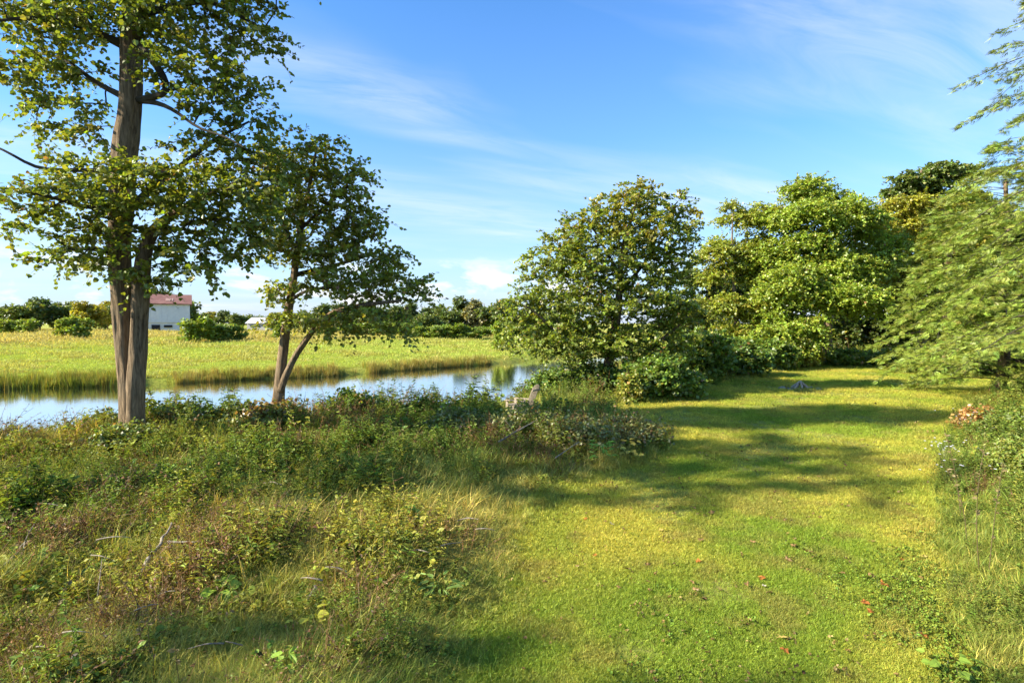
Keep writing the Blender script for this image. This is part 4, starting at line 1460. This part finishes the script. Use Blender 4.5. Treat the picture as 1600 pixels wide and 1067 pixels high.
M_CLAD = flat_mat('grey_cladding', (0.64, 0.66, 0.69))
M_ROOF = principled('red_roof', tri_mix((0.20, 0.088, 0.066), (0.26, 0.13, 0.10), (0.15, 0.07, 0.052), 0.25, 1.5), 0.7)
M_WHITE = flat_mat('white_wash', (0.72, 0.71, 0.68))
M_DARK = flat_mat('dark_opening', (0.02, 0.02, 0.022))
M_GLASS = principled('window_glass', lambda t, v: (0.03, 0.04, 0.05), 0.08, spec=0.6)
M_SKYL = flat_mat('dull_roof_panel', (0.42, 0.45, 0.50), 0.4)
M_HWALL = flat_mat('farmhouse_wall', (0.46, 0.45, 0.43))  # white wall darkened to grey, its shade put into the base colour
M_WROOF = flat_mat('white_roof', (0.66, 0.67, 0.68), 0.5)
d = 150.0
b0 = at(216, 517, d)
b1 = at(293, 517, d)
zb = min(gz(b0[0], d), gz(b1[0], d)) - 0.3
z1, z2, z3 = at(0, 504, d)[2], at(0, 475, d)[2], at(0, 461, d + 6)[2]
xc, wd, dp = (b0[0] + b1[0]) / 2, b1[0] - b0[0], 12.0
barn = thing('barn', (xc, d + dp / 2, zb), 'grey sided barn with a red roof beyond the pasture', 'barn')
mb = MB()
mb.box((xc, d + dp / 2 + .15, (zb + z1) / 2), (wd - .3, dp - .3, z1 - zb))
mb.build('foundation', M_WHITE, barn)
# cladding as sheets with seams
n_s = 10
for i in range(n_s):
    mb = MB()
    x0 = b0[0] + wd * i / n_s
    mb.box((x0 + wd / n_s / 2, d + .04 + .012 * (i % 2), (z1 + z2) / 2), (wd / n_s - .04, .08, z2 - z1))
    mb.build('wall_sheet', M_CLAD, barn)
mb = MB()
mb.box((xc, d + dp / 2 + .1, (z1 + z2) / 2), (wd - .2, dp - .2, z2 - z1 - .02))
V = [(b0[0] + .1, d + .1, z2), (b0[0] + .1, d + dp, z2), (b0[0] + .1, d + dp / 2, z3 - .15), (b1[0] - .1, d + .1, z2), (b1[0] - .1, d + dp, z2), (b1[0] - .1, d + dp / 2, z3 - .15)]
mb.add(V, T=[[0, 2, 1], [3, 4, 5]])
mb.build('wall', M_CLAD, barn)
mb = MB()
o_ = 0.5
mb.add([(b0[0] - o_, d - o_, z2 - .1), (b1[0] + o_, d - o_, z2 - .1), (b1[0] + o_, d + dp / 2, z3), (b0[0] - o_, d + dp / 2, z3), (b1[0] + o_, d + dp + o_, z2 - .1), (b0[0] - o_, d + dp + o_, z2 - .1),
        (b0[0] - o_, d - o_, z2 + .12), (b1[0] + o_, d - o_, z2 + .12), (b1[0] + o_, d + dp / 2, z3 + .2), (b0[0] - o_, d + dp / 2, z3 + .2), (b1[0] + o_, d + dp + o_, z2 + .12), (b0[0] - o_, d + dp + o_, z2 + .12)],
       [[0, 3, 2, 1], [3, 5, 4, 2], [6, 7, 8, 9], [9, 8, 10, 11], [0, 1, 7, 6], [4, 5, 11, 10], [0, 6, 9, 3], [3, 9, 11, 5], [1, 2, 8, 7], [2, 4, 10, 8]])
roof = mb.build('roof', M_ROOF, barn)
mb = MB()
pa = at(271, 467, d + 2)
sl = (z3 - z2) / (dp / 2 + o_)
mb.add([(pa[0] - .9, d + 1.2, z2 + .23 + sl * 1.7), (pa[0] + .9, d + 1.2, z2 + .23 + sl * 1.7), (pa[0] + .9, d + 3.2, z2 + .23 + sl * 3.7), (pa[0] - .9, d + 3.2, z2 + .23 + sl * 3.7)], [[0, 1, 2, 3]])
pt = mb.build('roof_patch', flat_mat('pale_roof_patch', (0.36, 0.22, 0.18)), barn)
for (pxa, pxb, pya, pyb, nm) in ((240.5, 252, 507.5, 519, 'door'), (257, 268.5, 508, 511.5, 'window'), (229, 236, 511, 518, 'door')):
    a, c = at(pxa, pya, d), at(pxb, pyb, d)
    mb = MB()
    mb.box(((a[0] + c[0]) / 2, d + .1, (a[2] + c[2]) / 2), (c[0] - a[0], .3, a[2] - c[2]))
    mb.build(nm, M_DARK, barn)
barn.rotation_euler = (0, 0, R(29))
barn.location.x -= 3.6
d = 170.0
b0, b1 = at(386, 517, d), at(422, 517, d)
zb = min(gz(b0[0], d), gz(b1[0], d)) - .3
z2, z3 = at(0, 504.5, d)[2], at(0, 496.5, d + 4)[2]
wd, xc, dp = b1[0] - b0[0], (b0[0] + b1[0]) / 2, 8.0
house = thing('farmhouse', (xc, d + dp / 2, zb), 'low white farmhouse with a pale roof beyond the pasture', 'house')
mb = MB()
mb.box((xc, d + dp / 2, (zb + z2) / 2), (wd, dp, z2 - zb))
mb.add([(b0[0], d, z2), (b0[0], d + dp, z2), (b0[0], d + dp / 2, z3 - .1), (b1[0], d, z2), (b1[0], d + dp, z2), (b1[0], d + dp / 2, z3 - .1)], T=[[0, 2, 1], [3, 4, 5]])
mb.build('wall', M_HWALL, house)
mb = MB()
mb.add([(b0[0] - .4, d - .4, z2 - .05), (b1[0] + .4, d - .4, z2 - .05), (b1[0] + .4, d + dp / 2, z3 + .1), (b0[0] - .4, d + dp / 2, z3 + .1), (b1[0] + .4, d + dp + .4, z2 - .05), (b0[0] - .4, d + dp + .4, z2 - .05),
        (b0[0] - .4, d - .4, z2 - .2), (b1[0] + .4, d - .4, z2 - .2)], [[0, 1, 2, 3], [3, 2, 4, 5], [6, 7, 1, 0]])
mb.build('roof', M_WROOF, house)
zr = lambda y_: z2 - .05 + (y_ - d + .4) / (dp / 2 + .4) * (z3 + .15 - z2)
for pxa in (396, 409):
    a = at(pxa, 500, d)
    mb = MB()
    mb.add([(a[0] - .8, d + 1.0, zr(d + 1.0) + .04), (a[0] + .8, d + 1.0, zr(d + 1.0) + .04), (a[0] + .8, d + 2.6, zr(d + 2.6) + .04), (a[0] - .8, d + 2.6, zr(d + 2.6) + .04)], [[0, 1, 2, 3]])
    mb.build('skylight', M_SKYL, house)
for (pxa, pxb, pya, pyb, nm) in ((391, 395.5, 508.5, 511, 'window'), (397.5, 401, 508.5, 511, 'window'), (402, 406, 508.5, 511, 'window'), (411, 416, 508.5, 511, 'window'), (394, 397, 512, 517, 'door')):
    a, c = at(pxa, pya, d), at(pxb, pyb, d)
    mb = MB()
    mb.box(((a[0] + c[0]) / 2, d - .02, (a[2] + c[2]) / 2), (c[0] - a[0], .16, a[2] - c[2]))
    mb.build(nm, M_GLASS if nm == 'window' else M_DARK, house)

# ------------------------------------------------------------------ chair
M_OLDWOOD = principled('weathered_wood', tri_mix((0.34, 0.28, 0.20), (0.46, 0.39, 0.29), (0.22, 0.175, 0.125), 4, 18), 0.9,
                       lambda t, v: noise_n(t, scaled(t, v, (40, 40, 6)), 1, 4), 0.4, 0.01, 0.15)
p = at(812, 637, 22.5)
gch = gz(p[0], 22.5)
chair = thing('garden_chair', (p[0], 22.5, gch), 'weathered slatted wooden garden chair facing the river at the bank edge', 'chair')
chair.rotation_euler = (0, 0, R(-120))           # local -Y is the front


def cbox(name, c, s, rot=(0, 0, 0)):
    from mathutils import Euler
    mb = MB()
    mb.box((0, 0, 0), s)
    m_ = np.array(Euler(rot).to_matrix())
    mb.v = [v @ m_.T + np.array(c) for v in mb.v]
    o = bpy.data.objects.new(name, mb.mesh(name, M_OLDWOOD))
    COL.objects.link(o)
    o.parent = chair
    return o


tl = R(-22)
for i, x in enumerate(np.linspace(-.26, .26, 7)):
    hgt = 1.02 - 0.10 * (x / .26) ** 2
    cbox('back_slat', (x, .40 + .5 * hgt * math.sin(-tl), .30 + .5 * hgt * math.cos(tl)), (.056, .02, hgt), (tl, 0, (x * 0.25)))
cbox('back_rail', (0, .74, 1.02), (.66, .022, .07), (tl, 0, 0))
cbox('back_rail', (0, .47, .38), (.62, .022, .08), (tl, 0, 0))
for i, y in enumerate(np.linspace(-.38, .34, 7)):
    cbox('seat_slat', (0, y, .40 - .10 * (y + .38) / .72), (.60, .09, .02), (R(-8), 0, 0))
for sx in (-1, 1):
    cbox('armrest', (sx * .37, -.02, .60), (.14, .86, .024))
    cbox('front_leg', (sx * .33, -.38, .28), (.035, .11, .62))
    cbox('rear_leg', (sx * .30, .18, .19), (.03, 1.05, .12), (R(-17), 0, 0))
    cbox('back_post', (sx * .335, .40, .36), (.035, .09, .70))
cbox('front_apron', (0, -.44, .33), (.66, .024, .12))

# ------------------------------------------------------------------ fire pit: split logs leaning together, a ring of stones
M_LOG = principled('split_log', tri_mix((0.46, 0.36, 0.26), (0.56, 0.48, 0.37), (0.2, 0.15, 0.11), 5, 20), 0.9, spec=0.15)
M_STONE = principled('field_stone', tri_mix((0.25, 0.23, 0.20), (0.34, 0.32, 0.28), (0.16, 0.15, 0.13), 3, 14), 0.9)
M_ASH = principled('ash', tri_mix((0.10, 0.095, 0.085), (0.17, 0.16, 0.14), (0.05, 0.048, 0.045), 4, 16), 1.0)
dp_ = 29.5
fp = at(1251, 606, dp_)
fz = gz(fp[0], dp_)
rf = np.random.default_rng(77)
mb = MB()
th = np.linspace(0, 2 * math.pi, 22, endpoint=False)
rad = 0.82 * (1 + 0.08 * np.sin(3 * th) + .05 * np.sin(7 * th))
V = [(fp[0], dp_, fz + .06)] + [(fp[0] + a * math.cos(q), dp_ + a * math.sin(q), fz + .012) for a, q in zip(rad, th)]
mb.add(V, T=[[0, 1 + i, 1 + (i + 1) % 22] for i in range(22)])
tag(mb.build('ash_bed', M_ASH, loc=(fp[0], dp_, fz)), 'flat grey ash bed under the leaning logs on the lawn', 'ash bed')
for i in range(7):
    a = -2.75 + i * 0.86 + rf.uniform(-.1, .1)
    e = np.array([fp[0] + .45 * math.cos(a), dp_ + .40 * math.sin(a), fz + .02])
    tpt = np.array([fp[0] + .07 * math.cos(a), dp_ + .07 * math.sin(a), fz + rf.uniform(.33, .43)])
    q = np.array([e + (tpt - e) * s for s in (0, .33, .66, 1)])
    q[1:3] += rf.normal(size=(2, 3)) * .012
    mb = MB()
    mb.tube(q, np.array([.06, .06, .055, .05]) * rf.uniform(.75, 1.2), 5)
    o = tag(mb.build('firewood_log', M_LOG, loc=e), 'split log leaning in the campfire stack, %s' % ['lowest at its left', 'at its front left', 'nearest at its front right', 'lowest at its right', 'at its back right', 'hidden at its back', 'at its back left'][i], 'log', 'logs leaning together in the fire pit')
labs = {0: 'pale flat stone lying left of the campfire logs'}
stones = [(-0.98, -.05, .20, .12), (-.75, -.45, .13, .06), (-.35, -.72, .12, .06), (.1, -.8, .13, .05), (.5, -.66, .12, .06), (.82, -.38, .14, .06), (.95, .05, .15, .07), (.75, .45, .12, .07), (-.7, .5, .13, .07), (0, .8, .13, .08)]
for i, (dx, dy, s, hh) in enumerate(stones):
    mb = MB()
    kx = 7
    ring = []
    for zf, rr in ((-.3, .8), (.25, 1.0), (.75, .85), (1.0, .45)):
        ring.append([(fp[0] + dx + s * rr * math.cos(a) * rf.uniform(.85, 1.15), dp_ + dy + s * .8 * rr * math.sin(a) * rf.uniform(.85, 1.15), fz + hh * zf) for a in np.linspace(0, 2 * math.pi, kx, endpoint=False)])
    V = np.array(ring).reshape(-1, 3)
    Q = [[r0 * kx + j, r0 * kx + (j + 1) % kx, (r0 + 1) * kx + (j + 1) % kx, (r0 + 1) * kx + j] for r0 in range(3) for j in range(kx)]
    T = [[3 * kx, 3 * kx + j, 3 * kx + j + 1] for j in range(1, kx - 1)]
    mb.add(V, Q, T)
    tag(mb.build('fire_ring_stone', M_STONE, loc=(fp[0] + dx, dp_ + dy, fz)), labs.get(i, 'grey stone sunk in the grass %s the campfire logs' % ['', 'at the front left of', 'before the left side of', 'right in front of', 'before the right side of', 'at the front right of', 'just right of', 'behind the right side of', 'behind the left side of', 'right behind'][i]), 'stone', 'stones ringing the fire pit')

# ------------------------------------------------------------------ dead branches and bits in the weeds
def on_ground(px, py, h):
    """walk out along the sight line to where it passes h above the ground"""
    for d in np.arange(4.0, 60, 0.04):
        p = at(px, py, d)
        if p[2] <= gz(p[0], p[1]) + h:
            return p
    return p


def stick(name, label, pts, rad, k=6, forks=(), cat='branch', mat=M_DEADWOOD, group=None):
    P = np.array([on_ground(a, b, h) for a, b, h in pts])
    q = resample(np.column_stack([P, np.linspace(rad, rad * .35, len(P))]), 0.06)
    q[:, :3] += np.column_stack([vnoise(np.arange(len(q)) * .4, np.full(len(q), i * 3.3), i + len(label)) - .5 for i in range(3)]) * rad * 1.2
    mb = MB()
    mb.tube(q[:, :3], q[:, 3], k, bump=bark_bump(len(label), .15, 5))
    for (f, dx, dy, dz_, rr) in forks:
        i = int(f * (len(q) - 1))
        a = q[i, :3]
        e = a + np.array([dx, dy, dz_])
        mb.tube(np.array([a, a * .5 + e * .5 + np.array([0, 0, .03]), e]), np.array([rr, rr * .7, rr * .3]), 5)
    o = mb.build(name, mat, loc=P[0], smooth=True)
    return tag(o, label, cat, group)


stick('dead_branch', 'thick bleached dead branch bent in two among the weeds', [(219, 898, .30), (232, 868, .36), (246, 856, .42), (258, 838, .42), (268, 818, .5)], .035, 8)
stick('dead_branch', 'long grey fallen branch lying across the weeds beside the bleached one', [(262, 846, .45), (310, 848, .45), (360, 850, .45), (420, 850, .42)], .014, forks=[(.55, -.35, -.1, -.12, .009), (.7, -.3, -.15, -.2, .008)])
stick('dead_branch', 'thin grey upright dead twig at the left edge of the weeds', [(27, 890, .25), (38, 850, .4), (48, 828, .5), (58, 812, .6)], .012)
stick('dead_branch', 'grey weathered branch at the left picture edge, nearly hidden in weeds', [(-20, 905, .3), (5, 885, .35), (25, 868, .38), (40, 845, .4)], .03)
stick('dead_branch', 'pale thin stick poking up from the brown litter', [(152, 935, .25), (156, 900, .4), (160, 872, .5)], .007)
stick('dead_branch', 'long pale dead branch slanting over the dark mound', [(780, 690, .5), (802, 676, .6), (824, 665, .75), (840, 655, .9)], .022, forks=[(.3, .5, 0, .3, .01), (.5, -.3, .1, .35, .008)])
stick('dead_branch', 'second dead branch crossing low in front of the mound', [(868, 715, .5), (890, 700, .6), (905, 690, .7)], .012)
stick('dead_branch', 'thin dead stick arching beside the wooden chair', [(760, 662, .3), (775, 625, .6), (784, 606, 1.1)], .012)
stick('dead_branch', 'bare dark twig standing over the water left of the two-stemmed tree', [(105, 668, .6), (112, 655, .9), (125, 640, 1.2)], .010, forks=[(.4, .3, .1, .2, .006)], mat=M_TWIG)


SL = ['thin dry stick lying in the brown litter', 'curved dry stick in the weeds', 'short grey stick in the grass', 'forked dry stick in the weeds', 'long thin pale stick in the litter']
SP = ['near the left edge', 'below the bleached branch', 'above the bleached branch', 'left of the bleached branch', 'right of the long grey branch', 'near the bottom left corner', 'below the cut stump', 'by the yellow seedlings', 'below the two-stemmed tree', 'on the slope under the leaning tree', 'near the lawn edge', 'at the bottom edge']
SX = [(45, 800), (235, 935), (250, 800), (150, 860), (440, 880), (70, 1000), (640, 860), (520, 900), (180, 740), (400, 740), (740, 820), (380, 1010)]
rk = random.Random(12)
for i, (sx, sy) in enumerate(SX):
    for q_ in range(2):
        a_ = rk.uniform(-.5, .5) + (math.pi if rk.random() < .5 else 0)
        ln_ = rk.uniform(28, 60)
        x0_, y0_ = sx + rk.uniform(-30, 30), sy + rk.uniform(-18, 18)
        h0_ = rk.uniform(.3, .45)
        stick('dead_stick', SL[(2 * i + q_) % 5] + ' ' + SP[i], [(x0_, y0_, h0_), (x0_ + .5 * ln_ * math.cos(a_), y0_ + .25 * ln_ * math.sin(a_) - 4, h0_ + .06), (x0_ + ln_ * math.cos(a_), y0_ + .5 * ln_ * math.sin(a_), h0_ + rk.uniform(-.05, .15))],
              rk.uniform(.007, .013), 5, cat='stick', group='dry sticks lying in the weeds')


def bark_slab(label, px, py, w, h, seed, ht=.3):
    r = np.random.default_rng(seed)
    p = on_ground(px, py, ht)
    mb = MB()
    n = 9
    V = []
    for i in range(n):
        f = i / (n - 1)
        for j in range(5):
            g_ = j / 4 - .5
            V.append((p[0] + w * (f - .5) + r.normal() * .012, p[1] + .25 * h * g_, p[2] + h * (f - .5) * .75 + .07 * (0.25 - g_ * g_) * 4 * h + r.normal() * .012 - .0))
    Q = [[i * 5 + j, (i + 1) * 5 + j, (i + 1) * 5 + j + 1, i * 5 + j + 1] for i in range(n - 1) for j in range(4)]
    mb.add(V, Q)
    o = mb.build('bark_piece', M_DEADWOOD, loc=p)
    sol = o.modifiers.new('thick', 'SOLIDIFY')
    sol.thickness = 0.03
    return tag(o, label, 'bark')


bark_slab('pale grey weathered bark piece stuck in the grass above yellow seedlings', 482, 932, .16, .30, 5, .22)
bark_slab('smaller grey bark fragment right of the yellow seedlings', 522, 958, .12, .16, 6, .18)
# stump with a bright plant
p = on_ground(618, 806, .18)
mb = MB()
zz = np.array([-.35, 0, .12, .17, .18])
mb.tube(np.column_stack([np.full(5, p[0]), np.full(5, p[1]), p[2] - .12 + zz]), np.array([.26, .20, .18, .17, .02]), 14, bump=bark_bump(9, .12, 6))
tag(mb.build('tree_stump', M_DEADWOOD, loc=p, smooth=False), 'low grey cut stump in the grass with a bright plant beside it', 'stump')

# ------------------------------------------------------------------ single plants that stand out
def seedling(label, px, py, ht, nleaf, leaf, col, seed, h=0.4, width=0.9, name='leafy_plant', group=None, spread=.5):
    r = np.random.default_rng(seed)
    p = on_ground(px, py, ht)
    g = gz(p[0], p[1])
    hgt = max(p[2] - g, .1)
    root = thing(name, (p[0], p[1], g), label, 'plant', group)
    s = np.linspace(0, 1, 5)
    cp = np.column_stack([p[0] + .05 * np.sin(3 * s + seed) * s, p[1] + .04 * s, g + hgt * s])
    mb = MB()
    mb.tube(cp, .006 - .003 * s, 4, col=(0.12, 0.15, 0.04))
    mb.build('stem', M_WEED, root)
    for i in range(nleaf):
        f = r.uniform(.45, 1.0)
        a = i * 2.4 + r.uniform(-.4, .4)
        b0_ = np.array([np.interp(f, s, cp[:, k]) for k in range(3)])
        rr = spread * leaf * r.uniform(.2, 1.0)
        b1_ = b0_ + np.array([math.cos(a) * rr, math.sin(a) * rr, r.uniform(0, .06)])
        ax = np.array([[math.cos(a), math.sin(a), r.uniform(-.5, .15)]])
        nr = np.array([[0, -.35, 1.0]]) + r.normal(size=(1, 3)) * .25
        lb = MB()
        put_leaves(lb, b1_[None], ax, nr, leaf * r.uniform(.7, 1.2), np.array(col)[None] * np.exp(r.normal(0, .15)), width)
        lb.build('leaf', M_WEED, root)
    return root


YL = (0.42, 0.42, 0.05)
BG = (0.27, 0.42, 0.05)
seedling('yellow leaved sapling bright in the weeds below the river bank', 540, 706, .75, 20, .16, (0.42, 0.40, 0.04), 301, spread=2.2)
seedling('bright green broad leaved plant beside the cut stump', 634, 795, .5, 12, .17, (0.20, 0.36, 0.05), 302)
seedling('large leaved green plant in the brown litter right of the bleached branch', 338, 905, .5, 9, .17, BG, 303, spread=.9)
seedling('yellow green seedlings under the pale bark piece', 492, 955, .35, 16, .11, YL, 304, spread=2.0)
seedling('small green plant with round leaves at the left in the shade', 78, 862, .4, 9, .12, (0.13, 0.24, 0.05), 305)
seedling('single pale leaf plant low at the left edge', 54, 893, .3, 4, .14, (0.24, 0.30, 0.07), 306)
seedling('small plant right of the round leaved one in the shade', 137, 885, .3, 8, .11, (0.12, 0.22, 0.045), 307)
seedling('thin plant with leaf pairs beside the long grey branch', 320, 836, .55, 10, .10, (0.26, 0.34, 0.06), 308)
seedling('yellow green plant among seedlings on the slope above the litter', 255, 802, .5, 7, .10, (0.34, 0.30, 0.045), 309)
seedling('grey green ferny plant right of the seedlings by the lawn', 690, 905, .4, 26, .13, (0.17, 0.26, 0.055), 310, width=.3, spread=1.6)
seedling('bright green tuft plant at the lower edge left of the middle', 450, 1020, .4, 12, .13, BG, 311, width=.45)
seedling('yellow vine leaves under the leaning tree', 468, 648, .85, 9, .14, (0.36, 0.34, 0.05), 312, spread=1.6)
seedling('pale green leaf cluster in the weeds below the two-stemmed tree', 205, 690, .6, 10, .16, (0.26, 0.30, 0.05), 313, spread=1.6)
seedling('bright yellow green plant on the grassy slope near the bank edge', 545, 655, .7, 10, .16, (0.22, 0.30, 0.06), 314, spread=1.4)
seedling('bright feathery green plant on the dark mound', 942, 692, .65, 30, .18, (0.17, 0.33, 0.05), 315, width=.3, spread=1.4)
seedling('yellow leaved plant at the lawn end of the dark mound', 985, 690, .6, 14, .14, (0.38, 0.33, 0.06), 316, spread=1.5)
seedling('low leafy plant at the lower right of the lawn', 1490, 1035, .15, 14, .11, (0.26, 0.38, 0.05), 317, spread=1.8)

# right verge: dark seed stalks and white asters
M_PETAL = principled('aster_white', lambda t, v: (0.72, 0.70, 0.74), 0.7)


def aster(label, px, py, ht, n, seed):
    r = np.random.default_rng(seed)
    p = on_ground(px, py, ht)
    g = gz(p[0], p[1])
    root = thing('aster_plant', (p[0], p[1], g), label, 'flower', 'white asters on the right verge')
    sm, fm = MB(), MB()
    for i in range(n):
        e = p + np.array([r.normal() * .28, r.normal() * .2, r.normal() * .10])
        sm.tube(np.array([[p[0], p[1], g], [(p[0] + e[0]) / 2, (p[1] + e[1]) / 2, g + (e[2] - g) * .6], e]), np.array([.006, .004, .003]), 3, col=(.08, .11, .03))
        k = 8
        th = np.linspace(0, 2 * math.pi, k, endpoint=False)
        pos = np.repeat(e[None], k, 0)
        put_leaves(fm, pos, np.column_stack([np.cos(th), np.sin(th) - .1, np.full(k, .25)]), np.repeat([[0, -.3, 1.0]], k, 0), np.full(k, .028), np.full((k, 3), .75), .45, True)
    sm.build('stem', M_WEED, root)
    fm.build('petals', M_PETAL, root)
    return root


aster('spray of small white asters at the lawn edge on the right', 1478, 694, .55, 26, 1)
aster('white asters beside the reddish bush on the right verge', 1510, 650, .6, 16, 2)
aster('sparse pale asters low in the dry stalks on the right verge', 1478, 726, .5, 10, 3)


def seedstalk(label, px, py_top, py_base, seed, col=(0.07, 0.06, 0.035), rad=.008, heads=10, cat='plant', d=None):
    r = np.random.default_rng(seed)
    b0_ = on_ground(px, py_base, .05)
    g = gz(b0_[0], b0_[1])
    top = at(px + r.uniform(-26, 22), py_top, b0_[1] + r.uniform(-.25, .25))
    root = thing('seed_stalk', (b0_[0], b0_[1], g), label, 'plant', 'dead seed stalks standing in the weeds')
    s = np.linspace(0, 1, 6)[:, None]
    cp = np.array([b0_[0], b0_[1], g]) * (1 - s) + top * s + np.array([.06, .03, 0]) * np.sin(2.6 * s + seed) + np.array([.12 * r.normal(), .05, -.05]) * s ** 3
    mb = MB()
    mb.tube(cp, rad * (1 - .6 * s[:, 0]), 5, col=col)
    mb.build('stem', M_WEED, root)
    hm = MB()
    for i in range(heads):
        f = r.uniform(.35, 1)
        q = np.array([np.interp(f, s[:, 0], cp[:, k]) for k in range(3)])
        a = r.uniform(0, 6.28)
        put_leaves(hm, np.repeat(q[None], 3, 0), np.column_stack([np.cos(a + r.normal(size=3) * .5), np.sin(a + r.normal(size=3) * .5), r.uniform(-.2, .6, 3)]), r.normal(size=(3, 3)) + UP, r.uniform(.03, .07, 3), np.repeat([np.array(col) * 1.6], 3, 0), .6)
    hm.build('seed_head', M_WEED, root)['kind'] = 'stuff'
    return root


for i, (px, a, b_, lb) in enumerate([(1535, 690, 900, 'tall dark seed stalk rising from the right verge'), (1548, 720, 905, 'dark seed stalk just right of the tallest on the verge'), (1512, 715, 870, 'shorter brown seed stalk left of the tall dark ones'),
                                     (1500, 660, 820, 'thin pale stalk bending over the lawn edge on the right'), (228, 950, 1060, 'dark dead stalk near the bottom left'), (238, 935, 1060, 'taller dark dead stalk beside the one near the bottom left'),
                                     (302, 1000, 1090, 'dark stalk standing at the bottom edge in the grass'), (92, 905, 1010, 'thin dark stalk in the left weeds'), (210, 900, 1000, 'slender brown stalk in the litter below the bleached branch'), (50, 1000, 1075, 'short dark stalk in the bottom left corner')]):
    seedstalk(lb, px, a, b_, 400 + i, rad=.007 if i < 4 else .006, heads=12 if i < 4 else 5, col=(0.15, 0.12, 0.05))

# ------------------------------------------------------------------ fallen leaves on the lawn
def dead_leaf_mesh(seed, c):
    r = np.random.default_rng(seed)
    k = 12
    th = np.linspace(0, 2 * math.pi, k, endpoint=False)
    rad = (0.62 + .30 * np.cos(5 * th + .3)) * r.uniform(.85, 1.1, k)
    V = [(0, 0, .16)] + [(rr * math.cos(a), rr * math.sin(a), .30 * abs(math.sin(a * 1.5 + seed)) * r.uniform(.4, 1.2)) for rr, a in zip(rad, th)]
    mb = MB()
    mb.add(V, T=[[0, 1 + i, 1 + (i + 1) % k] for i in range(k)], col=np.array(c)[None, :] * np.exp(r.normal(0, .2, (len(V), 1))))
    return mb.mesh('fallen_leaf', M_WEED)


LM = {'orange': [dead_leaf_mesh(s, (0.48, 0.17, 0.04)) for s in (1, 2, 3)], 'brown': [dead_leaf_mesh(s, (0.26, 0.16, 0.06)) for s in (4, 5, 6)], 'yellow': [dead_leaf_mesh(s, (0.50, 0.38, 0.10)) for s in (7, 8)], 'pale': [dead_leaf_mesh(9, (0.55, 0.48, 0.36))]}
rl = random.Random(4)


def fallen(kind, px, py, size, label, group=None):
    d = 3.34 * F / (py - 505)
    x = (px - 800) / F * d
    o = bpy.data.objects.new('fallen_leaf', rl.choice(LM[kind]))
    COL.objects.link(o)
    o.location = (x, d, gz(x, d) + .045)
    o.rotation_euler = (rl.uniform(-.35, .35), rl.uniform(-.3, .3), rl.uniform(0, 6.28))
    o.scale = (size, size * rl.uniform(.7, 1), size)
    return tag(o, label, 'leaf', group)


fallen('orange', 1195, 906, .085, 'lone curled orange leaf in the middle of the near lawn')
fallen('orange', 1388, 916, .10, 'crumpled orange brown leaf on the sunny grass to the right')
fallen('orange', 1360, 946, .10, 'large orange leaf, upper of two lying together on the lawn')
fallen('orange', 1368, 961, .075, 'smaller orange leaf touching the larger one on the lawn')
fallen('orange', 1453, 999, .085, 'orange leaf lying in the clover at the lower right')
fallen('orange', 1233, 1022, .08, 'dull orange leaf near the bottom of the lawn')
fallen('yellow', 1229, 1001, .075, 'pale yellow folded leaf just above the dull orange leaf')
fallen('pale', 957, 820, .075, 'whitish curled leaf on the left of the lawn')
fallen('orange', 916, 812, .07, 'orange leaf beside the whitish leaf on the left lawn')
fallen('pale', 1199, 919, .06, 'small pale leaf just below the lone orange leaf')
fallen('yellow', 1351, 698, .12, 'yellow brown leaf in the shade of the middle lawn')
fallen('orange', 1206, 688, .10, 'orange leaf on the sunny strip of the middle lawn')
fallen('orange', 1418, 878, .07, 'faint orange leaf left of the verge grass')
fallen('brown', 1115, 803, .09, 'dark curled leaf on the bare patch of the lawn')
n_done = 0
while n_done < 90:
    py = 600 + 330 * rl.random() ** 1.6
    px = rl.uniform(830, 1480)
    d = 3.34 * F / (py - 505)
    if lawn_dist(np.array([[(px - 800) / F * d, d]]))[0] < 0.3:
        continue
    kd = rl.choice(['brown', 'brown', 'brown', 'orange', 'yellow'])
    zone = 'far lawn near the campfire logs' if py < 640 else 'middle lawn beyond the sunny strip' if py < 770 else 'near lawn'
    side = 'left part of the' if px < 1050 else 'middle of the' if px < 1260 else 'right part of the'
    fallen(kd, px, py, rl.uniform(.045, .085), 'small %s dry leaf on the %s %s' % (kd, side, zone), 'small dry leaves scattered on the lawn')
    n_done += 1

# ------------------------------------------------------------------ things floating at the far bank
for i, (x0, x1, y_, lb) in enumerate([(230, 300, 598, 'long pale floating reed stem near the far bank right of the two-stemmed tree'), (295, 395, 595, 'longest pale floating stem along the far bank before the leaning tree'), (632, 650, 576, 'short pale driftwood by the reeds at the river bend'), (655, 668, 575, 'second short driftwood right of the first at the river bend'), (610, 624, 577, 'small driftwood at the left of the river bend reeds')]):
    dA = (3.4 - WATER_Z) * F / (y_ - 505)
    a, c = at(x0, y_, dA), at(x1, y_, dA + (1.5 if i < 2 else 0.3))
    a[2] = c[2] = WATER_Z + .02
    q = resample(np.column_stack([np.linspace(a, c, 6), np.full(6, .045 if i < 2 else .07)]), .4)
    q[:, 1] += .12 * np.sin(np.arange(len(q)) * .8)
    mb = MB()
    mb.tube(q[:, :3], q[:, 3], 6)
    tag(mb.build('driftwood', M_DEADWOOD, loc=a), lb, 'driftwood')

for o in scene.objects:
    if '_base' in o:
        del o['_base']
